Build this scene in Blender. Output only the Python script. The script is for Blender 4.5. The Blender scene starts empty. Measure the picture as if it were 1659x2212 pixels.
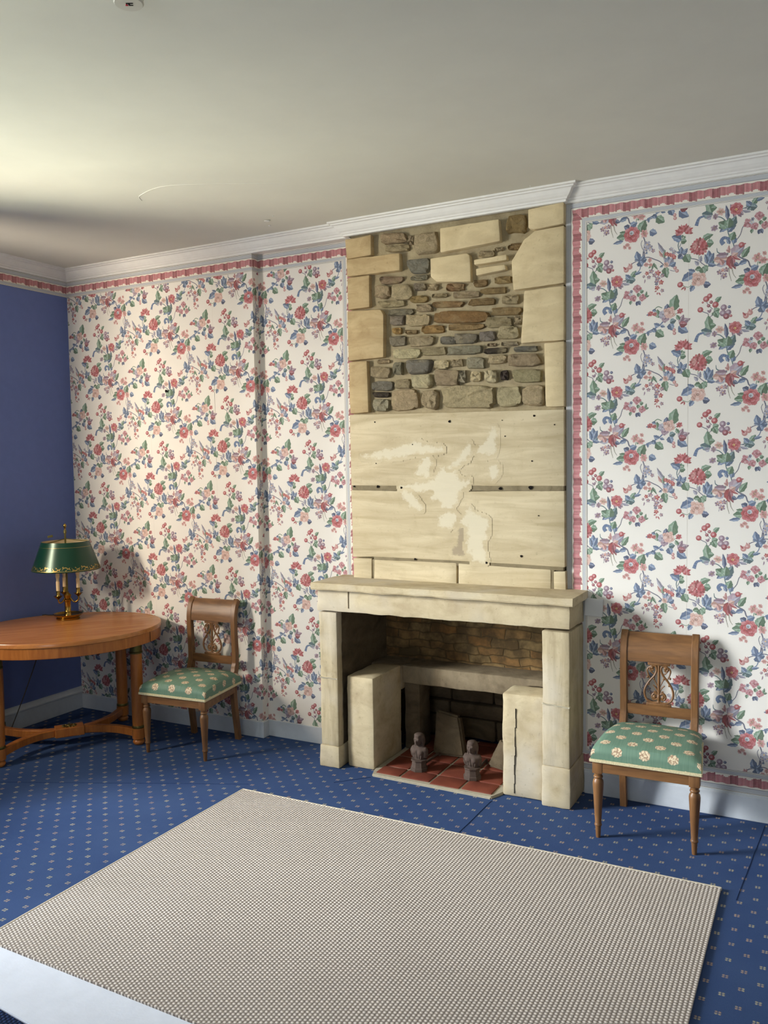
import bpy, bmesh, math, random, json
from mathutils import Vector, Matrix, noise

# ------------------------------------------------------------------ scene, camera, light
C = bpy.context.scene.collection
scn = bpy.context.scene
R = math.radians
cam_d = bpy.data.cameras.new('camera'); cam = bpy.data.objects.new('camera', cam_d); C.objects.link(cam)
cam_d.sensor_fit = 'VERTICAL'; cam_d.sensor_height = 36.0; cam_d.lens = 1823.66 / 2212 * 36.0
cam_d.clip_start = 0.05
yaw, pitch, roll = R(27.7213), R(-3.5022), R(-0.8885)
fw = Vector((-math.sin(yaw)*math.cos(pitch), math.cos(yaw)*math.cos(pitch), math.sin(pitch)))
rt = Vector((math.cos(yaw), math.sin(yaw), 0)); up = rt.cross(fw)
rt2 = rt*math.cos(roll) + up*math.sin(roll); up2 = up*math.cos(roll) - rt*math.sin(roll)
m = Matrix.Identity(4)
for i in range(3):
    m[i][0] = rt2[i]; m[i][1] = up2[i]; m[i][2] = -fw[i]; m[i][3] = (1.6508, -4.1647, 1.67)[i]
cam.matrix_world = m
scn.camera = cam

scn.view_settings.view_transform = 'Standard'; scn.view_settings.look = 'None'
scn.view_settings.gamma = 1.0; scn.view_settings.use_curve_mapping = False
scn.view_settings.exposure = 0.0
scn.cycles.max_bounces = 10; scn.cycles.diffuse_bounces = 5; scn.cycles.use_denoising = True
scn.cycles.sample_clamp_indirect = 6.0

world = bpy.data.worlds.new('daylight'); scn.world = world; world.use_nodes = True
bg = world.node_tree.nodes['Background']; bg.inputs[0].default_value = (0.70, 0.83, 1.0, 1); bg.inputs[1].default_value = 1.0

def area(name, loc, target, sx, sy, power, col):
    d = bpy.data.lights.new(name, 'AREA'); d.shape = 'RECTANGLE'; d.size = sx; d.size_y = sy; d.energy = power; d.color = col
    o = bpy.data.objects.new(name, d); C.objects.link(o); o.location = loc
    o.rotation_euler = (Vector(target) - Vector(loc)).to_track_quat('-Z', 'Y').to_euler()
    return o
# daylight through the window in the left wall: open sky, and the sunlit ground outside that throws light up
area('sky_light', (-8.6, -6.2, 2.7), (0.4, -0.9, 1.5), 5.4, 4.4, 3050, (0.90, 0.965, 1.0))
area('bright_sky_light', (-8.0, -6.0, 4.6), (0.3, -0.8, 0.9), 2.0, 1.4, 1450, (0.95, 0.98, 1.0))
area('terrace_light', (-6.2, -4.35, -1.3), (-0.8, -1.8, 2.9), 2.0, 1.8, 800, (0.98, 1.0, 0.76))
area('sunlit_reveal_light', (-2.975, -2.66, 1.92), (-2.25, -0.2, 1.95), 0.20, 0.45, 36, (1.0, 0.86, 0.68)).data.spread = R(125)
area('rear_fill_light', (0.9, -5.6, 1.7), (0.6, 0.0, 1.0), 1.4, 1.6, 28, (0.86, 0.93, 1.0))  # added weak fill from behind the camera, no window stands there

# ------------------------------------------------------------------ room numbers (metres)
XL = -2.886; YL = -0.058; X1 = -1.358; X2 = -0.700; X3 = 0.512; YB = -0.09
ZB = 2.893; ZC = 2.965; ZBL = 2.791; XR = 3.4; YF = -5.7
FXL, FXR = -0.69, 0.47            # hole in the wall for the hearth
WY0, WY1, WZ0, WZ1 = -3.75, -2.05, 0.80, 2.88    # window in the left wall

# ------------------------------------------------------------------ materials
def srgb(*c):
    return tuple(((x/255)/12.92 if x/255 <= 0.04045 else ((x/255+0.055)/1.055)**2.4) for x in c)
class NT:
    def __init__(s, name):
        s.m = bpy.data.materials.new(name); s.m.use_nodes = True
        s.t = s.m.node_tree; s.n = s.t.nodes; s.b = s.n['Principled BSDF']
    def new(s, typ, **kw):
        n = s.n.new(typ)
        for k, val in kw.items(): setattr(n, k, val)
        return n
    def link(s, a, b): s.t.links.new(a, b)
    def val(s, sock, v):
        if hasattr(v, 'node'): s.link(v, sock)
        else: sock.default_value = v
    def math(s, op, a, b=0.0, c=0.0):
        n = s.new('ShaderNodeMath', operation=op); s.val(n.inputs[0], a); s.val(n.inputs[1], b); s.val(n.inputs[2], c); return n.outputs[0]
    def mix(s, f, a, b, mode='MIX'):
        n = s.new('ShaderNodeMix', data_type='RGBA', blend_type=mode)
        s.val(n.inputs[0], f)
        for sock, v in ((n.inputs[6], a), (n.inputs[7], b)):
            if hasattr(v, 'node'): s.link(v, sock)
            else: sock.default_value = (*v, 1)
        return n.outputs[2]
    def coord(s, which='Object', scale=(1, 1, 1), rot=(0, 0, 0)):
        tc = s.new('ShaderNodeTexCoord'); mp = s.new('ShaderNodeMapping')
        mp.inputs['Scale'].default_value = scale; mp.inputs['Rotation'].default_value = rot
        s.link(tc.outputs[which], mp.inputs[0]); return mp.outputs[0]
    def noise(s, vec, scale, detail=4, rough=.55, dist=0.0):
        n = s.new('ShaderNodeTexNoise'); s.link(vec, n.inputs['Vector']); n.inputs['Scale'].default_value = scale
        n.inputs['Detail'].default_value = detail; n.inputs['Roughness'].default_value = rough; n.inputs['Distortion'].default_value = dist
        return n.outputs['Fac']
    def ramp(s, f, lo, hi):
        n = s.new('ShaderNodeMapRange', clamp=True); s.link(f, n.inputs[0]); n.inputs[1].default_value = lo; n.inputs[2].default_value = hi
        return n.outputs[0]
    def bump(s, h, strength, dist):
        n = s.new('ShaderNodeBump'); s.link(h, n.inputs['Height']); n.inputs['Strength'].default_value = strength; n.inputs['Distance'].default_value = dist
        s.link(n.outputs[0], s.b.inputs['Normal'])
    def col(s, c):
        s.val(s.b.inputs['Base Color'], c if hasattr(c, 'node') else (*c, 1))
    def fin(s, rough=.6, metal=0.0, spec=.5):
        s.val(s.b.inputs['Roughness'], rough); s.b.inputs['Metallic'].default_value = metal
        s.b.inputs['Specular IOR Level'].default_value = spec
        return s.m
M = {}
def plain(name, c, rough=.6, metal=0., spec=.4, var=.08, vs=30, bs=0.15, bd=.001):
    t = NT(name); v = t.coord(); f = t.noise(v, vs, 5)
    d = tuple(x*(1-2.2*var) for x in c); l = tuple(min(1, x*(1+var)) for x in c)
    t.col(t.mix(f, d, l))
    if bs: t.bump(f, bs, bd)
    M[name] = t.fin(rough, metal, spec); return M[name]

plain('ceiling_paint', srgb(224, 222, 210), .9, 0, .2, .03, 6, .1, .004)
plain('white_paint', srgb(238, 237, 232), .55, 0, .4, .04, 25, .1, .001)
plain('grey_paint', srgb(206, 212, 218), .5, 0, .4, .06, 25, .15, .002)
plain('blue_paint', srgb(100, 116, 172), .75, 0, .3, .05, 20, .1, .001)
plain('room_paint', srgb(205, 200, 188), .9, 0, .2, .04, 10, .1, .001)
plain('plate_plastic', srgb(214, 216, 218), .4, 0, .4, .02, 30, 0)
plain('cable_rubber', srgb(60, 50, 40), .6, 0, .4, .05, 30, 0)
plain('iron', srgb(88, 74, 66), .8, 0.0, .25, .2, 60, .4, .002)
plain('candle_card', srgb(236, 214, 166), .6, 0, .3, .05, 40, .1, .001)
plain('shade_inside', srgb(214, 200, 160), .7, 0, .3, .05, 40, 0)
plain('dark', srgb(28, 24, 22), .9, 0, .1, .1, 30, 0)
plain('red_mark', srgb(190, 40, 60), .6, 0, .3, .02, 30, 0)
plain('detector_plastic', srgb(214, 210, 196), .5, 0, .4, .03, 30, 0)
plain('underlay', srgb(226, 232, 244), .8, 0, .3, .05, 14, .5, .004)
plain('braid', srgb(222, 210, 170), .8, 0, .2, .25, 160, .6, .002)

# wood, honey brown, grain along local axis
def wood(name, a, b, rough=.38, axis=2, sc=9):
    t = NT(name); s = [1, 1, 1]; s[axis] = .12
    v = t.coord('Object', tuple(s)); f = t.noise(v, sc*4, 6, .6, .6); g = t.noise(v, sc*22, 3)
    c = t.mix(t.ramp(f, .3, .72), a, b); c = t.mix(t.math('MULTIPLY', g, .35), c, tuple(x*.45 for x in a))
    t.col(c); t.bump(g, .06, .001); M[name] = t.fin(rough, 0, .5)
    return M[name]
wood('chair_wood', srgb(104, 70, 40), srgb(146, 103, 61), .42)
wood('chair_wood_across', srgb(104, 70, 40), srgb(146, 103, 61), .42, axis=0)
wood('table_wood', srgb(158, 90, 36), srgb(196, 124, 58), .32)
wood('table_wood_across', srgb(172, 106, 54), srgb(212, 146, 84), .24, axis=0, sc=5)
t = NT('brass'); v = t.coord(); f = t.noise(v, 30, 4)
t.col(t.mix(f, srgb(120, 92, 38), srgb(196, 160, 82))); M['brass'] = t.fin(.24, 1.0)
t = NT('dull_brass'); v = t.coord(); f = t.noise(v, 60, 4)
t.col(t.mix(f, srgb(70, 66, 34), srgb(128, 118, 66))); t.bump(f, .3, .002); M['dull_brass'] = t.fin(.45, .8)
t = NT('shade_enamel'); t.col(srgb(9, 58, 40)); M['shade_enamel'] = t.fin(.3, .25, .6)
plain('gilt', srgb(196, 164, 92), .35, .7, .5, .15, 60, 0)

# stone
def stone(name, a, b, dark, sx=(1, 1, 3.2), ns=5, bump=.5, bd=.006, grey=None, rough=.9, over=None):
    t = NT(name); v = t.coord('Object', sx); v2 = t.coord('Object')
    f = t.noise(v, ns, 6, .6, .8); g = t.noise(v2, 55, 5, .65); k = t.noise(v2, 14, 5, .6)
    c = t.mix(t.ramp(f, .36, .66), a, b)
    c = t.mix(t.math('MULTIPLY', t.ramp(k, .52, .78), .5), c, dark)
    if grey: c = t.mix(t.math('MULTIPLY', t.ramp(t.noise(v2, 3, 3), .5, .7), .7), c, grey)
    c = t.mix(t.math('MULTIPLY', t.ramp(g, .60, .74), .35), c, tuple(x*.5 for x in dark))
    if over:      # a skim of other colour that thins out towards its edge (attribute 'Col')
        at = t.new('ShaderNodeAttribute', attribute_name='Col')
        e = t.math('ADD', at.outputs['Fac'], t.math('MULTIPLY', t.math('SUBTRACT', t.noise(v2, 38, 6, .7), .5), 1.5))
        c = t.mix(t.math('MULTIPLY', t.ramp(e, .28, .55), over[1]), c, over[0])
    t.col(c); h = t.math('ADD', t.math('MULTIPLY', g, .5), k); t.bump(h, bump, bd)
    M[name] = t.fin(rough, 0, .15); return M[name]
stone('ashlar', srgb(216, 199, 160), srgb(200, 182, 144), srgb(180, 160, 120), bump=.35, bd=.004)
stone('slab_stone', srgb(208, 194, 162), srgb(182, 166, 133), srgb(178, 162, 127), sx=(.7, 1, 5.5), ns=3, bump=.2, bd=.003)
stone('ashlar_brown', srgb(202, 180, 138), srgb(180, 156, 116), srgb(156, 130, 90), bump=.35, bd=.004)
stone('mantel_stone', srgb(198, 184, 152), srgb(176, 160, 130), srgb(152, 135, 103), sx=(1.2, 1.2, 2), bump=.45, bd=.005, grey=srgb(196, 188, 172))
stone('jamb_stone', srgb(192, 178, 147), srgb(166, 152, 123), srgb(142, 126, 95), sx=(7, 7, .7), ns=4, bump=.4, bd=.005, grey=srgb(200, 192, 176))
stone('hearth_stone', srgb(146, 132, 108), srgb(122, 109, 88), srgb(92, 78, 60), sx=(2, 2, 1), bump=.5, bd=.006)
stone('dark_stone', srgb(104, 91, 72), srgb(78, 67, 52), srgb(54, 44, 34), sx=(1, 1, 2), bump=.6, bd=.008)  # darker stone for the parts inside the firebox
stone('mortar', srgb(176, 162, 130), srgb(156, 142, 112), srgb(128, 114, 88), sx=(1, 1, 1), ns=9, bump=.8, bd=.008)
SLAB = (srgb(208, 194, 162), srgb(182, 166, 133), srgb(178, 162, 127)); SK_ = dict(sx=(.7, 1, 5.5), ns=3, bump=.2, bd=.003)
stone('plaster_patch', *SLAB, over=(srgb(216, 207, 182), .8), **SK_)
stone('stain', *SLAB, over=(srgb(150, 136, 116), .7), **SK_)
plain('concrete', srgb(176, 168, 148), .95, 0, .15, .12, 40, .5, .004)
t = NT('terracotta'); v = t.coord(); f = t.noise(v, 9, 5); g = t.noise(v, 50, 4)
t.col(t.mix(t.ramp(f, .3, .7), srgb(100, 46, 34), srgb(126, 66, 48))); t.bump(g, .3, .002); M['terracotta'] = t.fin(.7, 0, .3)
stone('white_mortar', srgb(226, 216, 192), srgb(206, 196, 170), srgb(180, 168, 140), sx=(1, 1, 1), ns=9, bump=.4, bd=.003)
stone('dark_mortar', srgb(140, 128, 102), srgb(120, 108, 84), srgb(96, 86, 66), sx=(1, 1, 1), ns=9, bump=.6, bd=.005)
# rubble: each stone's own colour comes from the attribute
t = NT('rubble'); at = t.new('ShaderNodeAttribute', attribute_name='Col'); v = t.coord()
f = t.noise(v, 44, 6, .7, .8); g = t.noise(v, 120, 5, .65)
c = t.mix(t.ramp(f, .36, .66), at.outputs['Color'], t.mix(.45, at.outputs['Color'], srgb(104, 88, 62)))
c = t.mix(t.math('MULTIPLY', t.ramp(t.noise(v, 11, 3), .55, .75), .5), c, srgb(214, 196, 152))
t.col(c); t.bump(t.math('ADD', t.noise(v, 46, 8, .78, .6), t.math('MULTIPLY', g, .4)), 1.0, .020); M['rubble'] = t.fin(.9, 0, .15)
# brick of the fireback, mottled with darker blotches
t = NT('fire_brick'); tc = t.new('ShaderNodeTexCoord'); sp = t.new('ShaderNodeSeparateXYZ'); t.link(tc.outputs['Object'], sp.inputs[0])
cb = t.new('ShaderNodeCombineXYZ'); t.link(sp.outputs[0], cb.inputs[0]); t.link(sp.outputs[2], cb.inputs[1])
br = t.new('ShaderNodeTexBrick'); br.inputs['Scale'].default_value = 1; br.inputs['Brick Width'].default_value = .15; br.inputs['Row Height'].default_value = .05
br.inputs['Mortar Size'].default_value = .006; br.inputs['Color1'].default_value = (*srgb(146, 124, 86), 1); br.inputs['Color2'].default_value = (*srgb(150, 110, 66), 1)
br.inputs['Mortar'].default_value = (*srgb(118, 98, 68), 1); br.inputs['Mortar Smooth'].default_value = .9
v = t.coord(); ns_ = t.new('ShaderNodeTexNoise'); ns_.inputs['Scale'].default_value = 7; t.link(v, ns_.inputs[0])
ad = t.new('ShaderNodeVectorMath', operation='MULTIPLY_ADD'); t.link(ns_.outputs['Color'], ad.inputs[0]); ad.inputs[1].default_value = (.11, .07, 0); t.link(cb.outputs[0], ad.inputs[2])
t.link(ad.outputs[0], br.inputs['Vector'])
f = t.noise(v, 10, 6, .6); c = t.mix(t.math('MULTIPLY', t.ramp(f, .36, .58), .8), br.outputs[0], srgb(78, 66, 48))
t.col(c); t.bump(t.math('ADD', t.math('MULTIPLY', br.outputs['Fac'], .5), t.math('MULTIPLY', f, -1.2)), .8, -.010); M['fire_brick'] = t.fin(.95, 0, .1)

# printed papers: colour of each printed shape from the attribute
t = NT('printed_paper'); at = t.new('ShaderNodeAttribute', attribute_name='Col'); v = t.coord(); f = t.noise(v, 70, 4, .6)
t.col(t.mix(t.math('MULTIPLY', f, .22), at.outputs['Color'], srgb(238, 230, 214))); M['printed_paper'] = t.fin(.85, 0, .15)
plain('wall_paper', srgb(236, 232, 224), .85, 0, .15, .015, 9, .08, .001)

# carpet: blue pile with small four-dot sprigs
t = NT('carpet'); tc = t.new('ShaderNodeTexCoord'); sp = t.new('ShaderNodeSeparateXYZ'); t.link(tc.outputs['Object'], sp.inputs[0])
x = t.math('ADD', sp.outputs[0], -1.384); y = t.math('ADD', sp.outputs[1], 1.152)
def lat(px, py, ax, ay):
    u = t.math('SUBTRACT', t.math('FRACT', t.math('ADD', t.math('DIVIDE', px, ax), .5)), .5); w = t.math('SUBTRACT', t.math('FRACT', t.math('ADD', t.math('DIVIDE', py, ay), .5)), .5)
    return t.math('MULTIPLY', u, ax), t.math('MULTIPLY', w, ay)
def sprig(px, py):
    u, w = lat(px, py, .1045, .1005)
    au = t.math('SUBTRACT', t.math('ABSOLUTE', u), .0052); aw = t.math('SUBTRACT', t.math('ABSOLUTE', w), .0050)
    d = t.math('SQRT', t.math('ADD', t.math('MULTIPLY', au, au), t.math('MULTIPLY', aw, aw)))
    return d
vn = t.coord(); wob = t.noise(vn, 260, 3)
d = t.math('MINIMUM', sprig(x, y), sprig(t.math('ADD', x, .0522), t.math('ADD', y, .0502)))
d = t.math('ADD', d, t.math('MULTIPLY', t.math('SUBTRACT', wob, .5), .006))
fm = t.math('SUBTRACT', 1.0, t.ramp(d, .0026, .0054))
big = t.noise(vn, 2.2, 4); fine = t.noise(vn, 420, 3)
base = t.mix(t.ramp(big, .3, .7), srgb(54, 75, 116), srgb(66, 87, 126)); base = t.mix(t.math('MULTIPLY', fine, .4), base, srgb(38, 58, 102))
motif = t.mix(t.ramp(t.noise(vn, 14, 1), .45, .55), srgb(176, 170, 142), srgb(168, 146, 128))
t.col(t.mix(t.math('MULTIPLY', fm, t.math('ADD', .35, t.math('MULTIPLY', t.noise(vn, 30, 2), .9))), base, motif)); t.bump(t.math('ADD', fine, t.math('MULTIPLY', fm, .5)), .5, .003); M['carpet'] = t.fin(.95, 0, .1)
plain('carpet_seam', srgb(44, 63, 104), .95, 0, .1, .2, 60, .3, .002)

# beaded flat-weave rug
def weave(name, light, gap, pu, pv, gapw=.62):
    t = NT(name); tc = t.new('ShaderNodeTexCoord'); sp = t.new('ShaderNodeSeparateXYZ'); t.link(tc.outputs['Object'], sp.inputs[0])
    u = t.math('DIVIDE', sp.outputs[0], pu); row = t.math('FLOOR', u)
    w = t.math('ADD', t.math('DIVIDE', sp.outputs[1], pv), t.math('MULTIPLY', row, .5))
    fu = t.math('MULTIPLY', t.math('ABSOLUTE', t.math('SUBTRACT', t.math('FRACT', u), .5)), 1.85)
    fv = t.math('MULTIPLY', t.math('ABSOLUTE', t.math('SUBTRACT', t.math('FRACT', w), .5)), 2.0)
    h = t.math('SUBTRACT', 1.0, t.math('SQRT', t.math('ADD', t.math('MULTIPLY', fu, fu), t.math('MULTIPLY', t.math('MULTIPLY', fv, fv), .95))))
    v = t.coord(); f = t.noise(v, 180, 3); b = t.noise(v, 3, 3)
    c = t.mix(t.ramp(h, -.05, gapw), gap, light); c = t.mix(t.math('MULTIPLY', f, .25), c, gap); c = t.mix(t.math('MULTIPLY', t.ramp(b, .4, .7), .12), c, srgb(150, 140, 128))
    t.col(c); t.bump(t.ramp(h, -.1, .8), .8, .004); M[name] = t.fin(.9, 0, .15)
weave('rug_weave', srgb(236, 228, 218), srgb(138, 127, 120), .014, .0135)
weave('mat_weave', srgb(40, 62, 104), srgb(12, 20, 44), .0125, .0135)
plain('rug_binding', srgb(208, 198, 178), .9, 0, .15, .12, 120, .3, .002)

# upholstery: green stripe-sheen cloth with cream medallions, laid out in the cushion's own UV (metres)
t = NT('green_cloth'); tc = t.new('ShaderNodeTexCoord'); sp = t.new('ShaderNodeSeparateXYZ'); t.link(tc.outputs['UV'], sp.inputs[0])
def medal(du, dv):
    u, w = lat(t.math('ADD', sp.outputs[0], du), t.math('ADD', sp.outputs[1], dv), .114, .112)
    ang = t.math('ARCTAN2', w, u); r = t.math('SQRT', t.math('ADD', t.math('MULTIPLY', t.math('DIVIDE', u, .0225), t.math('DIVIDE', u, .0225)), t.math('MULTIPLY', t.math('DIVIDE', w, .019), t.math('DIVIDE', w, .019))))
    r = t.math('MULTIPLY', r, t.math('ADD', 1.0, t.math('MULTIPLY', t.math('COSINE', t.math('MULTIPLY', ang, 8.0)), .07)))
    return r
r1 = medal(.0, .0); r2 = medal(.057, .056); r = t.math('MINIMUM', r1, r2)
vn = t.coord('UV'); nz = t.noise(vn, 110, 3); pet = t.math('SINE', t.math('MULTIPLY', r, 15.0))
r = t.math('ADD', r, t.math('MULTIPLY', t.math('SUBTRACT', nz, .5), .5))
inside = t.math('SUBTRACT', 1.0, t.ramp(r, .92, 1.02))
br_ = t.math('MULTIPLY', t.ramp(t.noise(vn, 130, 2), .46, .54), .8)
mc = t.mix(br_, srgb(222, 206, 174), srgb(142, 106, 82))
stv = t.coord('UV', (1, .05, 1)); st = t.noise(stv, 170, 3)
gc = t.mix(st, srgb(78, 112, 96), srgb(122, 150, 128))
t.col(t.mix(inside, gc, mc)); t.bump(t.math('ADD', st, inside), .15, .001); M['green_cloth'] = t.fin(.6, 0, .35)

# ------------------------------------------------------------------ mesh helpers
def mesh_obj(name, bm, mat, parent=None, smooth=False, loc=None):
    me = bpy.data.meshes.new(name); bm.to_mesh(me); bm.free()
    o = bpy.data.objects.new(name, me); C.objects.link(o)
    for mm in (mat if isinstance(mat, (list, tuple)) else [mat]): me.materials.append(M[mm] if isinstance(mm, str) else mm)
    if smooth:
        for p in me.polygons: p.use_smooth = True
        try: me.set_sharp_from_angle(angle=R(40))
        except Exception: pass
    if parent: o.parent = parent
    if loc: o.location = loc
    return o
def tag(o, label=None, cat=None, group=None, kind=None):
    if label: o['label'] = label
    if cat: o['category'] = cat
    if group: o['group'] = group
    if kind: o['kind'] = kind
    return o
def thing(name, label, cat, loc=(0, 0, 0), rz=0, group=None):
    o = bpy.data.objects.new(name, None); C.objects.link(o); o.location = loc; o.rotation_euler = (0, 0, rz); o.empty_display_size = .1
    return tag(o, label, cat, group)
def add_box(bm, x0, x1, y0, y1, z0, z1, bev=0.0, seg=2):
    g = bmesh.ops.create_cube(bm, size=1.0); vs = g['verts']
    for q in vs:
        q.co = Vector(((x0+x1)/2 + q.co.x*(x1-x0), (y0+y1)/2 + q.co.y*(y1-y0), (z0+z1)/2 + q.co.z*(z1-z0)))
    if bev:
        es = list({e for q in vs for e in q.link_edges}); bmesh.ops.bevel(bm, geom=es, offset=bev, segments=seg, affect='EDGES', profile=.5)
    return vs
def box(x0, x1, y0, y1, z0, z1, bev=0.0):
    bm = bmesh.new(); add_box(bm, x0, x1, y0, y1, z0, z1, bev); return bm
def roughen(bm, cell=.03, amp=.003, freq=9.0, seed=0, edge=0.0):
    for _ in range(6):
        es = [e for e in bm.edges if e.calc_length() > cell*1.5]
        if not es: break
        bmesh.ops.subdivide_edges(bm, edges=es, cuts=1, use_grid_fill=True)
        if len(bm.verts) > 30000: break
    bmesh.ops.triangulate(bm, faces=[f for f in bm.faces if len(f.verts) > 4])
    bm.normal_update()
    off = Vector((seed*7.3, seed*3.1, seed*1.7))
    mv = []
    for q in bm.verts:
        n = noise.noise(q.co*freq+off)*.6 + noise.noise(q.co*freq*3.1+off)*.4
        k = amp
        if edge and q.is_boundary is False:
            sharp = max((e.calc_face_angle(0) for e in q.link_edges), default=0)
            if sharp > .3: k = amp + edge; n = n - .25
        mv.append((q, q.normal*n*k))
    for q, d in mv: q.co += d
    return bm
def rock_box(x0, x1, y0, y1, z0, z1, bev=.006, cell=.03, amp=.003, seed=0, edge=.003):
    return roughen(box(x0, x1, y0, y1, z0, z1, bev), cell, amp, 9.0, seed, edge)
def add_lathe(bm, prof, cx=0, cy=0, seg=28, cap=True):
    rings = []
    for r, z in prof:
        rings.append([bm.verts.new((cx + r*math.cos(2*math.pi*i/seg), cy + r*math.sin(2*math.pi*i/seg), z)) for i in range(seg)])
    for a, b in zip(rings, rings[1:]):
        for i in range(seg):
            j = (i+1) % seg; bm.faces.new((a[i], a[j], b[j], b[i]))
    if cap:
        bm.faces.new(list(reversed(rings[0]))); bm.faces.new(rings[-1])
    return bm
def lathe(prof, cx=0, cy=0, seg=28, cap=True): return add_lathe(bmesh.new(), prof, cx, cy, seg, cap)
def smooth_path(pts, n=8):
    P = [Vector(p) for p in pts]; out = []
    for i in range(len(P)-1):
        p0 = P[max(0, i-1)]; p1 = P[i]; p2 = P[i+1]; p3 = P[min(len(P)-1, i+2)]
        for k in range(n):
            s = k/n
            out.append(.5*((2*p1) + (p2-p0)*s + (2*p0-5*p1+4*p2-p3)*s*s + (3*p1-p0-3*p2+p3)*s**3))
    out.append(P[-1]); return out
def add_sweep(bm, path, sec, upv=(0, 0, 1)):
    """sweep section sec(i, n) -> [(a, b)] along path; a is sideways, b along the up vector"""
    rings = []; n = len(path); U = Vector(upv)
    for i, p in enumerate(path):
        d = (path[min(n-1, i+1)] - path[max(0, i-1)]).normalized()
        s = d.cross(U)
        if s.length < 1e-4: s = d.cross(Vector((0, 1, 0)))
        s.normalize(); w = s.cross(d).normalized()
        rings.append([bm.verts.new(p + s*a + w*b) for a, b in sec(i, n)])
    k = len(rings[0])
    for a, b in zip(rings, rings[1:]):
        for i in range(k):
            j = (i+1) % k; bm.faces.new((a[i], a[j], b[j], b[i]))
    bm.faces.new(list(reversed(rings[0]))); bm.faces.new(rings[-1])
    bmesh.ops.recalc_face_normals(bm, faces=bm.faces[:])
    return bm
def circ(r, k=10):
    return [(r*math.cos(2*math.pi*i/k), r*math.sin(2*math.pi*i/k)) for i in range(k)]
def rect(a, b, bev=.15):
    c = min(a, b)*bev
    return [(-a, -b+c), (-a+c, -b), (a-c, -b), (a, -b+c), (a, b-c), (a-c, b), (-a+c, b), (-a, b-c)]
def tube(pts, r, n=8, k=10, upv=(0, 0, 1)):
    sec = circ(r, k); return add_sweep(bmesh.new(), smooth_path(pts, n), lambda i, m_: sec, upv)
def add_prism(bm, poly, lo, hi, to3):
    """extrude the 2D polygon between two levels; to3(a, b, level) -> point"""
    A = [bm.verts.new(to3(a, b, lo)) for a, b in poly]; B = [bm.verts.new(to3(a, b, hi)) for a, b in poly]; n = len(poly)
    bm.faces.new(A); bm.faces.new(list(reversed(B)))
    for i in range(n):
        j = (i+1) % n; bm.faces.new((A[i], B[i], B[j], A[j]))
    bmesh.ops.recalc_face_normals(bm, faces=bm.faces[:])
    return bm
def colour_layer(bm): return bm.loops.layers.float_color.new('Col')

# ------------------------------------------------------------------ room shell
rnd = random.Random(5)
bm = bmesh.new(); add_box(bm, XL-.5, XR+.2, YF-.2, .62, -.12, 0)
floor = tag(mesh_obj('floor', bm, 'carpet'), kind='structure')
bm = bmesh.new()
def seam(a, b, w=.0035):
    a = Vector((*a, 0)); b = Vector((*b, 0)); d = (b-a).normalized(); s = Vector((-d.y, d.x, 0))*w/2
    n = 14; prev = None
    for i in range(n+1):
        p = a.lerp(b, i/n) + s*rnd.uniform(-.5, .5); z = .0012
        cur = [bm.verts.new(p - s), bm.verts.new(p + Vector((0, 0, z*2))), bm.verts.new(p + s)]
        if prev:
            bm.faces.new((prev[0], cur[0], cur[1], prev[1])); bm.faces.new((prev[1], cur[1], cur[2], prev[2]))
        prev = cur
seam((1.425, -.09), (1.371, -.84)); seam((.221, -.36), (.205, -1.2)); seam((-2.21, -1.25), (-.99, -.70)); seam((-.60, -.49), (-.46, -.345), .004)
mesh_obj('carpet_seam', bm, 'carpet_seam', floor)

bm = bmesh.new(); add_box(bm, XL-.5, XR+.2, YF-.2, .62, ZC, ZC+.15)
ceiling = tag(mesh_obj('ceiling', bm, 'ceiling_paint'), kind='structure')
bm = bmesh.new()
for (x, y, r) in ((-1.03, -.36, .016), (-1.07, -.28, .008), (-.95, -.42, .006), (.38, -.2, .004)):
    add_lathe(bm, [(r, ZC-.004), (r*.8, ZC-.006)], x, y, 7)
mesh_obj('flaking_paint', bm, 'white_paint', ceiling)
bm = tube([(-1.36, -.95, ZC), (-1.30, -1.02, ZC-.0005), (-1.1, -1.06, ZC), (-.82, -.93, ZC), (-.62, -.82, ZC)], .0018, 8, 6)
mesh_obj('plaster_ridge', bm, 'ceiling_paint', ceiling)

bm = bmesh.new(); BK = .52
add_box(bm, XL-.5, X1, YL, BK, 0, ZC); add_box(bm, X1, FXL, 0, BK, 0, ZC); add_box(bm, X1, X2, YL+.001, .01, ZB+.002, ZC)
add_box(bm, FXL, FXR, 0, BK, .96, ZC); add_box(bm, FXR, X3, 0, BK, 0, ZC); add_box(bm, X3, XR, YL, BK, 0, ZC); add_box(bm, FXL-.1, FXR+.1, BK-.02, BK+.1, 0, 1.2)
wall_back = tag(mesh_obj('wall_back', bm, 'wall_paper'), kind='structure')
bm = bmesh.new()
add_box(bm, XL-.42, XL, YF, WY0, 0, ZC); add_box(bm, XL-.42, XL, WY1, YL, 0, ZC); add_box(bm, XL-.42, XL, WY0, WY1, 0, WZ0); add_box(bm, XL-.42, XL, WY0, WY1, WZ1, ZC)
wall_left = tag(mesh_obj('wall_left', bm, 'blue_paint'), kind='structure')
tag(mesh_obj('wall_right', box(XR, XR+.2, YF, .62, 0, ZC), 'room_paint'), kind='structure')
tag(mesh_obj('wall_front', box(XL-.5, XR+.2, YF-.2, YF, 0, ZC), 'room_paint'), kind='structure')
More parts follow.
